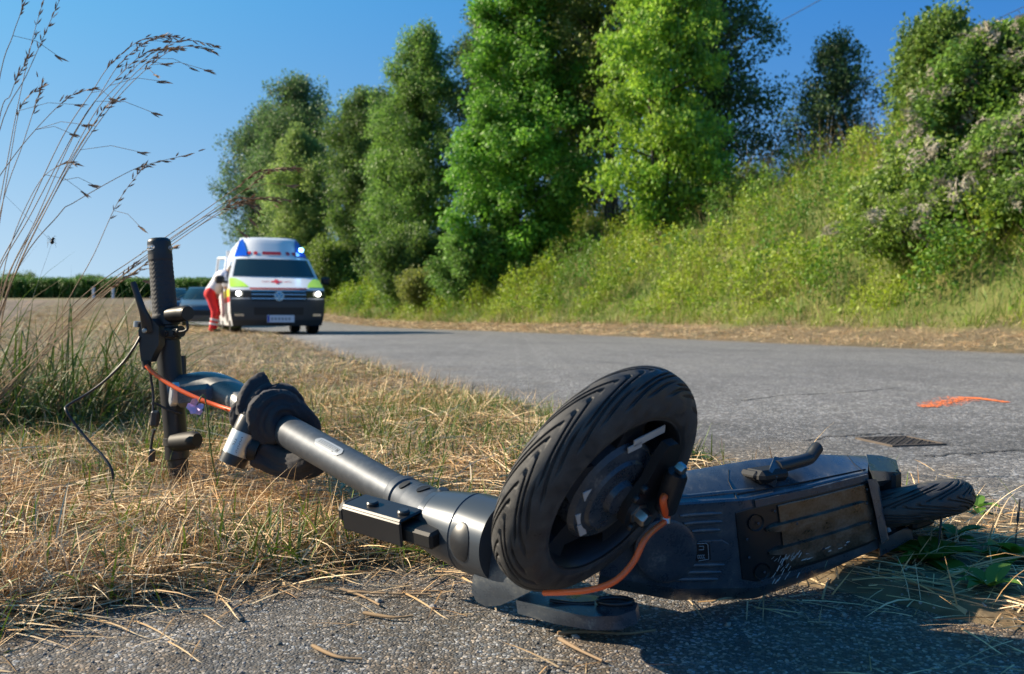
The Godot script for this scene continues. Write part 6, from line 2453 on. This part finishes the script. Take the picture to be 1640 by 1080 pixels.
	for k in 5:
		m = Mb.new()
		var an := TAU * k / 5.0 + 0.3
		var d := Vector3(cos(an) * 0.8 - 0.1, sin(an) * 0.75 - 0.45, 0.35 + 0.2 * sin(an * 2.0)).normalized()
		m.blade([fl, fl + d * 0.006, fl + d * 0.012 + Vector3(0, 0, 0.001), fl + d * 0.0165], 0.013, d.cross(Vector3(0.2, 0.3, 1)).normalized(), Color(1, 1, 1), Color(1, 1, 1), 0.7)
		part("petal", m, M["petal"], t)
	# spider hanging in the tall grass
	var sp := Vector3(-0.998, 0.4679, -1.954)
	t = thing("spider", "small dark spider hanging among the tall grass stalks against the sky", "spider", sp)
	m = Mb.new()
	m.lathe([Vector2(0.0, -0.005), Vector2(0.003, -0.003), Vector2(0.004, 0.0), Vector2(0.003, 0.003), Vector2(0.0, 0.005)], sp, basis_of(Vector3(0.3, 1, 0)), 12)
	m.lathe([Vector2(0.0, -0.004), Vector2(0.003, -0.001), Vector2(0.0028, 0.002), Vector2(0.0, 0.004)], sp + Vector3(0.002, 0.007, 0), basis_of(Vector3(0.3, 1, 0)), 10)
	part("body", m, M["deep_black"], t)
	m = Mb.new()
	m.tube([sp + Vector3(-0.10, 0.10, 0.0), sp, sp + Vector3(-0.05, -0.14, 0.0)], [0.0003], 4)
	part("thread", m, M["wire"], t)
	for k in 8:
		m = Mb.new()
		var s := -1.0 if k < 4 else 1.0
		var f := (k % 4) - 1.5
		m.tube([sp + Vector3(0, 0.004, 0), sp + Vector3(s * 0.007, 0.006 + f * 0.005, 0.003), sp + Vector3(s * 0.010, f * 0.008, 0.002)], [0.0005, 0.0004, 0.0003], 4)
		part("leg", m, M["deep_black"], t)
	# overhead wires
	var wires := [
		["upper overhead power wire at the top right corner", Vector3(44.7, 26.1, -59), Vector3(4, 9.1, -72)],
		["second overhead power wire just below the upper one at the top right", Vector3(44.7, 25.0, -59), Vector3(4, 8.0, -72)],
		["pale overhead wire crossing the sky gap right of the bright tree's top", Vector3(44.7, 35.2, -59), Vector3(4, 14.9, -72)],
	]
	for w in wires:
		t = thing("power_wire", w[0], "overhead wire", w[1], "overhead wires")
		m = Mb.new()
		var pts := []
		for i in 25:
			var f := i / 24.0
			pts.append(w[1].lerp(w[2], f) - Vector3(0, 0.5 * sin(f * PI), 0))
		m.tube(pts, [0.028], 6)
		part("wire", m, M["wire"], t)
	# white posts at the far edge of the field
	for k in 2:
		var x: float = [-36.3, -34.6][k]
		var p := Vector3(x, height(x, -78.0), -78.0)
		t = thing("field_post", ["left one of two short white posts at the edge of the maize", "right one of two short white posts at the edge of the maize"][k], "post", p, "posts at the maize edge")
		m = Mb.new()
		m.box(p + Vector3(0, 0.45, 0), Vector3(0.2, 0.9, 0.16), Basis.IDENTITY, 0.03)
		m.box(p + Vector3(0, 0.93, 0), Vector3(0.25, 0.08, 0.2), Basis.IDENTITY, 0.02)
		part("post", m, M["plate_white"], t)
	weeds()
	tall_grass()
	litter()


func road_top(p: Vector3) -> float:
	return 0.006 * soft.get_noise_2d(p.x * 0.7, p.z * 0.7) - smoothstep(1.3, 0.0, Vector2(p.x - 1.0, p.z + 2.45).length()) * 0.012 - 0.004


func ground_top(x: float, z: float) -> float:
	var h := height(x, z)
	return maxf(h, 0.004 * soft.get_noise_2d(x * 3.0, z * 3.0) - 0.003) if on_verge(x, z) < 0.0 else h


# broad-leaved plantain rosettes, each leaf a part
func weeds() -> void:
	var spots := [
		["plantain rosette under the raised rear end of the scooter deck", Vector3(0.4844, 0.0012, -1.054), 0.06, 5, 0.0],
		["plantain with broad leaves and upright seed spike in the shade right of the deck", Vector3(0.5006, 0.0034, -1.054), 0.08, 9, 0.055],
		["dark leaved plantain at the right edge with a thin seed spike", Vector3(0.6038, 0.0091, -1.075), 0.08, 9, 0.07],
		["bright green weed tuft on the bare soil beyond the scooter's rear wheel", Vector3(0.5769, -0.0054, -1.164), 0.05, 8, 0.0],
		["single bright plantain leaf plant just right of the rear wheel", Vector3(0.6584, -0.0006, -1.364), 0.055, 4, 0.0],
		["small leafy weed right of the rear wheel beside the road edge", Vector3(0.7036, -0.0022, -1.354), 0.06, 6, 0.0],
		["trailing leafy weed in the bottom right shade", Vector3(0.51, -0.0039, -0.9543), 0.06, 7, 0.0],
		["small green weed behind the top edge of the scooter deck", Vector3(0.3826, -0.014, -1.894), 0.08, 6, 0.0],
		["broad green leaves standing in the straw below the lock", Vector3(-0.4911, 0.0801, -1.416), 0.06, 5, 0.0],
		["pair of bright leaves in the straw right below the lock cylinder", Vector3(-0.4107, 0.0727, -1.316), 0.05, 4, 0.0],
		["low green weed in the straw at the left below the black cable", Vector3(-0.7667, 0.0412, -1.595), 0.06, 5, 0.0],
	]
	rng.seed = 33
	for s in spots:
		var p: Vector3 = s[1]
		p.y = ground_top(p.x, p.z) + 0.002
		var t := thing("plantain", s[0], "weed", p, "broad-leaved weeds")
		var n: int = s[3]
		for k in n:
			var m := Mb.new()
			m.colored = true
			var az := TAU * k / n + r(-0.4, 0.4)
			var l: float = s[2] * r(0.5, 0.85)
			var el := r(0.15, 0.8)
			var d := Vector3(cos(az) * cos(el), sin(el), sin(az) * cos(el))
			var pts := []
			var q := p
			for i in 7:
				pts.append(q)
				q += d * l / 6.0
				d = (d + Vector3(0, -0.16, 0)).normalized()
			var side := Vector3(-sin(az), 0, cos(az))
			var v := r(0.8, 1.25)
			var c := Color(0.10, 0.21, 0.03) * v
			# two halves folded along the midrib
			for h in [-1.0, 1.0]:
				for i in 6:
					var w0 := l * 0.24 * sin(PI * pow(i / 6.0, 0.8) * 0.98 + 0.05)
					var w1 := l * 0.24 * sin(PI * pow((i + 1) / 6.0, 0.8) * 0.98 + 0.05)
					var up := Vector3(0, 0.35, 0)
					m.cur = c
					m.quad(pts[i], pts[i] + (side * h + up) * maxf(w0, 0.001), pts[i + 1] + (side * h + up) * maxf(w1, 0.0005), pts[i + 1])
			part("leaf", m, M["leaves"], t, 50.0)
		if s[4] > 0.0:
			var m := Mb.new()
			var top: Vector3 = p + Vector3(0.004, s[4], 0.003)
			m.tube([p, p.lerp(top, 0.6), p.lerp(top, 0.62), top], [0.0007, 0.0007, 0.0016, 0.0012], 7)
			part("seed_spike", m, M["tar"], t)


func tall_grass() -> void:
	# stems given by where they start, pass and end, all about two metres away
	var root := Vector3(-1.22, 0.0, -2.1)
	var clumps := [
		["clump of tall dry grass stalks with brown seed heads rising out of the left edge", [
			[[-30, 690], [0, 480], [60, 350], [120, 220], [165, 150], [195, 105], [240, 68], [280, 60]],
			[[-26, 690], [5, 470], [70, 340], [150, 190], [200, 130], [250, 85], [290, 80]],
			[[-22, 690], [10, 480], [90, 310], [170, 185], [235, 115], [290, 78], [345, 85]],
			[[-35, 690], [0, 500], [100, 290], [160, 190], [182, 166]],
			[[-60, 500], [0, 218], [45, 125], [75, 60], [106, -10]],
			[[-50, 560], [0, 330], [30, 180], [58, 60], [80, -12]],
			[[-50, 480], [0, 145], [25, 60], [40, 15], [36, -20]],
			[[-40, 520], [0, 205], [20, 155], [30, 130], [50, 95]],
			[[-40, 600], [-10, 420], [20, 250], [38, 170], [72, 140]],
			[[-40, 600], [0, 350], [40, 230], [60, 170], [70, 140]],
			[[-50, 360], [0, 285], [50, 220], [110, 160], [148, 144]],
			[[-30, 640], [10, 420], [60, 300], [100, 265], [120, 262]]]],
		["bundle of dry grass stalks leaning far to the right behind the handlebar grip", [
			[[-60, 690], [60, 570], [160, 470], [240, 412], [330, 350], [400, 300], [432, 275], [476, 270]],
			[[-70, 700], [62, 575], [165, 475], [240, 418], [330, 356], [380, 332], [418, 318], [458, 320]],
			[[-62, 705], [55, 585], [160, 480], [245, 415], [320, 362], [366, 332], [395, 328], [412, 340]],
			[[-80, 690], [40, 590], [150, 482], [210, 440], [262, 404]],
			[[-80, 705], [30, 600], [140, 495], [190, 450], [215, 425]],
			[[60, 580], [110, 480], [150, 410], [190, 325], [232, 268]],
			[[20, 450], [95, 345], [120, 325], [200, 280], [240, 264], [298, 250]]]],
	]
	for c in clumps:
		var t := thing("tall_grass", c[0], "tall grass", root, "tall grass at the left")
		rng.seed = 90
		var lines: Array = c[1].duplicate()
		for k in 3:
			var extra := []
			var sx := r(-26, 16)
			var sy := r(-12, 26)
			for q in c[1][k % c[1].size()]:
				extra.append([q[0] + sx * (0.6 + q[1] / 900.0), q[1] + sy])
			lines.append(extra)
		for line in lines:
			var pts := []
			var dz := r(-0.12, 0.12)
			for q in line:
				var d := 1.98 + dz
				pts.append(Vector3((q[0] - 820.0) / 1440.0 * d, 0.3 - (q[1] - 512.0) / 1440.0 * d, -d))
			# carried down to the ground
			var foot: Vector3 = pts[0]
			pts.insert(0, Vector3(minf(foot.x - 0.12, -1.1), 0.01, foot.z))
			var sm := smooth_line(pts, 6)
			var m := Mb.new()
			var rad := []
			for i in sm.size():
				rad.append(lerpf(0.0013, 0.0005, float(i) / sm.size()))
			m.tube(sm, rad, 5)
			part("stem", m, M["dry_stem"], t)
			# seed head: spikelets on short stalks near the tip
			m = Mb.new()
			m.colored = true
			var n := sm.size()
			for i in range(int(n * 0.72), n):
				for k in 2:
					var a: Vector3 = sm[i]
					var d2: Vector3 = (sm[mini(i + 1, n - 1)] - sm[i - 1]).normalized()
					var o := (d2 + Vector3(r(-0.5, 0.5), r(-0.5, 0.2), r(-0.5, 0.5))).normalized()
					var tip: float = r(0.012, 0.02)
					var br: float = r(0.0, 0.006) if r(0, 1) < 0.93 else r(0.015, 0.03)
					var s := a + o * br
					if br > 0.01:
						m.blade([a, s], 0.0014, Vector3(0.7, 0.7, 0), Color(0.3, 0.2, 0.12), Color(0.3, 0.2, 0.12))
					for h in 3:
						var sd := o.cross(Vector3(r(-1, 1), r(-1, 1), r(-1, 1))).normalized()
						m.blade([s, s + o * tip * 0.5, s + o * tip], 0.0034, sd, Color(0.24, 0.15, 0.09), Color(0.42, 0.30, 0.18), 0.45)
			part("seed_head", m, M["seed"], t)
			# dangling side branches
			for k in 2:
				if r(0, 1) < 0.5:
					continue
				m = Mb.new()
				m.colored = true
				var a: Vector3 = sm[int(n * r(0.45, 0.8))]
				var s := Vector3(r(0.04, 0.14), r(-0.05, 0.03), r(-0.03, 0.03))
				var e := a + s
				m.cur = Color(0.26, 0.18, 0.1)
				m.tube([a, a + s * 0.5 + Vector3(0, 0.012, 0), e], [0.00055], 5)
				for h in 4:
					var o := (s.normalized() + Vector3(r(-0.3, 0.3), r(-0.4, 0.1), 0)).normalized()
					var q := e - s.normalized() * r(0.0, 0.015)
					m.blade([q, q + o * 0.010, q + o * 0.022], 0.0042, o.cross(Vector3(r(-0.4, 0.4), r(-0.4, 0.4), 1)).normalized(), Color(0.2, 0.12, 0.08), Color(0.36, 0.25, 0.15), 0.45)
				part("side_branch", m, M["seed"], t)
	# the tangled green clump at their foot: many arching blades
	var g := thing("green_grass_clump", "dark green tangled clump of arching grass blades at the foot of the tall stalks", "grass clump", root + Vector3(0, 0, -0.2))
	rng.seed = 91
	for layer in 2:
		var m := Mb.new()
		m.colored = true
		for i in 2600:
			var f := r(0, 1)
			var p := Vector3(-1.30 + r(-0.25, 0.30) + 0.22 * f * f, 0.0, -2.28 + r(-0.25, 0.25))
			p.y = height(p.x, p.z)
			var az := r(-1.3, 1.3) if r(0, 1) < 0.7 else r(0, TAU)
			var el := r(0.25, 1.45)
			var d := Vector3(cos(az) * cos(el), sin(el), sin(az) * cos(el))
			var l := lerpf(0.52, 0.16, f) * r(0.6, 1.15)
			var pts := []
			var bend_ := r(0.12, 0.5)
			var kink := rng.randi() % 12
			for k in 7:
				pts.append(p)
				p += d * l / 6.0
				d = (d + Vector3(0, -bend_ * (3.0 if k == kink else 1.0), 0)).normalized()
			var side := d.cross(Vector3.UP).normalized().rotated(d, r(-0.9, 0.9))
			if layer == 0 and i < 1700:
				var c := Color(0.05, 0.10, 0.02).lerp(Color(0.12, 0.19, 0.035), r(0, 1) * r(0, 1))
				m.blade(pts, r(0.003, 0.0065), side, c * 0.8, c)
			elif layer == 1 and i < 1000:
				var c := Color(0.40, 0.27, 0.14) * r(0.6, 1.2)
				m.blade(pts, r(0.0015, 0.0035), side, c * 0.8, c)
		var o := part(["green_blades", "dry_blades"][layer], m, M["blades"] if layer == 0 else M["straw"], g)
		o.set_meta("kind", "stuff")


# stones, straws and dead twigs on the tarmac
func litter() -> void:
	rng.seed = 55
	var where := []
	var tint := []
	var m := Mb.new()
	m.colored = true
	var q := PackedVector3Array()
	for i in 7:
		for j in 6:
			var a := TAU * i / 7.0
			var e := PI * (j / 5.0 - 0.5)
			q.append(Vector3(cos(a) * cos(e), sin(e) * 0.7, sin(a) * cos(e)) * r(0.75, 1.15))
	m.grid(q, 7, 6, true, false)
	var stone := m.mesh()
	for i in 5000:
		var z := -lerpf(0.5, 1.7, r(0, 1))
		var x := r(-0.6, 0.62) * -z * 1.1
		var e := on_verge(x, z)
		if e > 0.10 or (e > 0.0 and x < 0.1) or z < path_edge(x) - 0.5:
			continue
		var big := r(0.0006, 0.0022) if r(0, 1) < 0.985 else r(0.003, 0.005)
		where.append(Transform3D(Basis.from_euler(Vector3(r(0, 6), r(0, 6), r(0, 6))).scaled(Vector3(1, r(0.6, 0.9), r(0.7, 1.0)) * big), Vector3(x, ground_top(x, z) + big * 0.25, z)))
		var v := r(0.07, 0.34)
		tint.append(Color(v * r(1.0, 1.15), v, v * r(0.82, 1.0)))
	var sm: StandardMaterial3D = M["stone"]
	sm.albedo_color = Color(1, 1, 1)
	sm.vertex_color_use_as_albedo = true
	scatter("grit", stone, sm, where, tint)
	# loose straws on the path and on the bare strip
	var sw := []
	var st := []
	var loose := straw_clump(131, 5, 0.03, 0.13, 0.0019, 0.03)
	rng.seed = 56
	for i in 1500:
		var z := -lerpf(0.55, 1.75, r(0, 1))
		var x := r(-0.6, 0.62) * -z * 1.1
		var e := on_verge(x, z)
		var keep := 0.03 + 0.6 * smoothstep(-0.14, 0.0, e)
		if x > 0.15 and e > -0.1:
			keep = 0.45
		if r(0, 1) > keep:
			continue
		sw.append(Transform3D(up_basis(r(0, TAU), 0.06, r(0.5, 1.0)), Vector3(x, ground_top(x, z) + 0.001, z)))
		var v := r(0.7, 1.15)
		st.append(Color(v, v, v))
	scatter("loose_straw", loose, M["straw"], sw, st)
	# a few dead twigs one can pick out
	var twigs := [
		["brown dead stalk lying on the path left of the mudguard flap", [Vector3(-0.191, -0.0006, -0.9943), Vector3(-0.1667, -0.0014, -0.9743), Vector3(-0.1391, -0.0051, -0.9392)]],
		["pale broken straw lying on the path below the brown stalk", [Vector3(-0.1521, -0.0066, -0.9142), Vector3(-0.1194, -0.0054, -0.8992), Vector3(-0.0996, -0.0051, -0.9022)]],
		["long thin straw lying across the path edge below the neck", [Vector3(-0.2083, -0.0055, -0.9942), Vector3(-0.1505, -0.005, -0.9793), Vector3(-0.088, -0.0033, -0.9693)]],
		["reddish bent twig lying on the path in the bottom middle", [Vector3(0.0436, -0.0081, -0.8542), Vector3(0.0721, -0.0063, -0.8592), Vector3(0.1075, -0.0045, -0.8542), Vector3(0.139, -0.0069, -0.8642)]],
		["short pale stick lying on the path at the bottom centre", [Vector3(0.044, -0.0051, -0.8392), Vector3(0.0623, -0.0044, -0.8092), Vector3(0.0795, -0.0028, -0.7843)]],
		["orange-brown twig lying on the path at the bottom left centre", [Vector3(-0.1833, -0.0036, -0.8193), Vector3(-0.1556, -0.0033, -0.7943), Vector3(-0.1325, -0.0036, -0.7892)]],
		["pale straw lying on the soil right of the deck", [Vector3(0.4392, -0.0002, -1.094), Vector3(0.4533, -0.0016, -1.064), Vector3(0.4583, -0.0006, -0.9943)]],
		["small dark dead leaf lying on the tarmac near the far end of the straw verge", [Vector3(-1.003, 0.0006, -5.595), Vector3(-0.9381, 0.0111, -5.696), Vector3(-0.8475, 0.0058, -5.645)]],
		["long dark stick lying along the path edge at the right", [Vector3(0.4344, -0.003, -0.9793), Vector3(0.4618, -0.0034, -0.9443), Vector3(0.485, -0.0038, -0.9193)]],
	]
	for w in twigs:
		var pts := []
		for p in w[1]:
			pts.append(Vector3(p.x, ground_top(p.x, p.z) + 0.004, p.z))
		var t := thing("twig", w[0], "twig", pts[0], "dead stalks lying on the ground")
		var mm := Mb.new()
		var fat := 4.0 if w[0].contains("leaf") else 1.0
		mm.tube(smooth_line(pts, 6), [0.0016 * fat, 0.0022 * fat, 0.002 * fat * fat, 0.0019 * fat, 0.0018 * fat, 0.0016 * fat, 0.0014 * fat, 0.0013, 0.0012], 7)
		part("stalk", mm, M["twig"] if w[0].contains("brown") or w[0].contains("twig") or w[0].contains("dark") else M["dry_stem"], t)
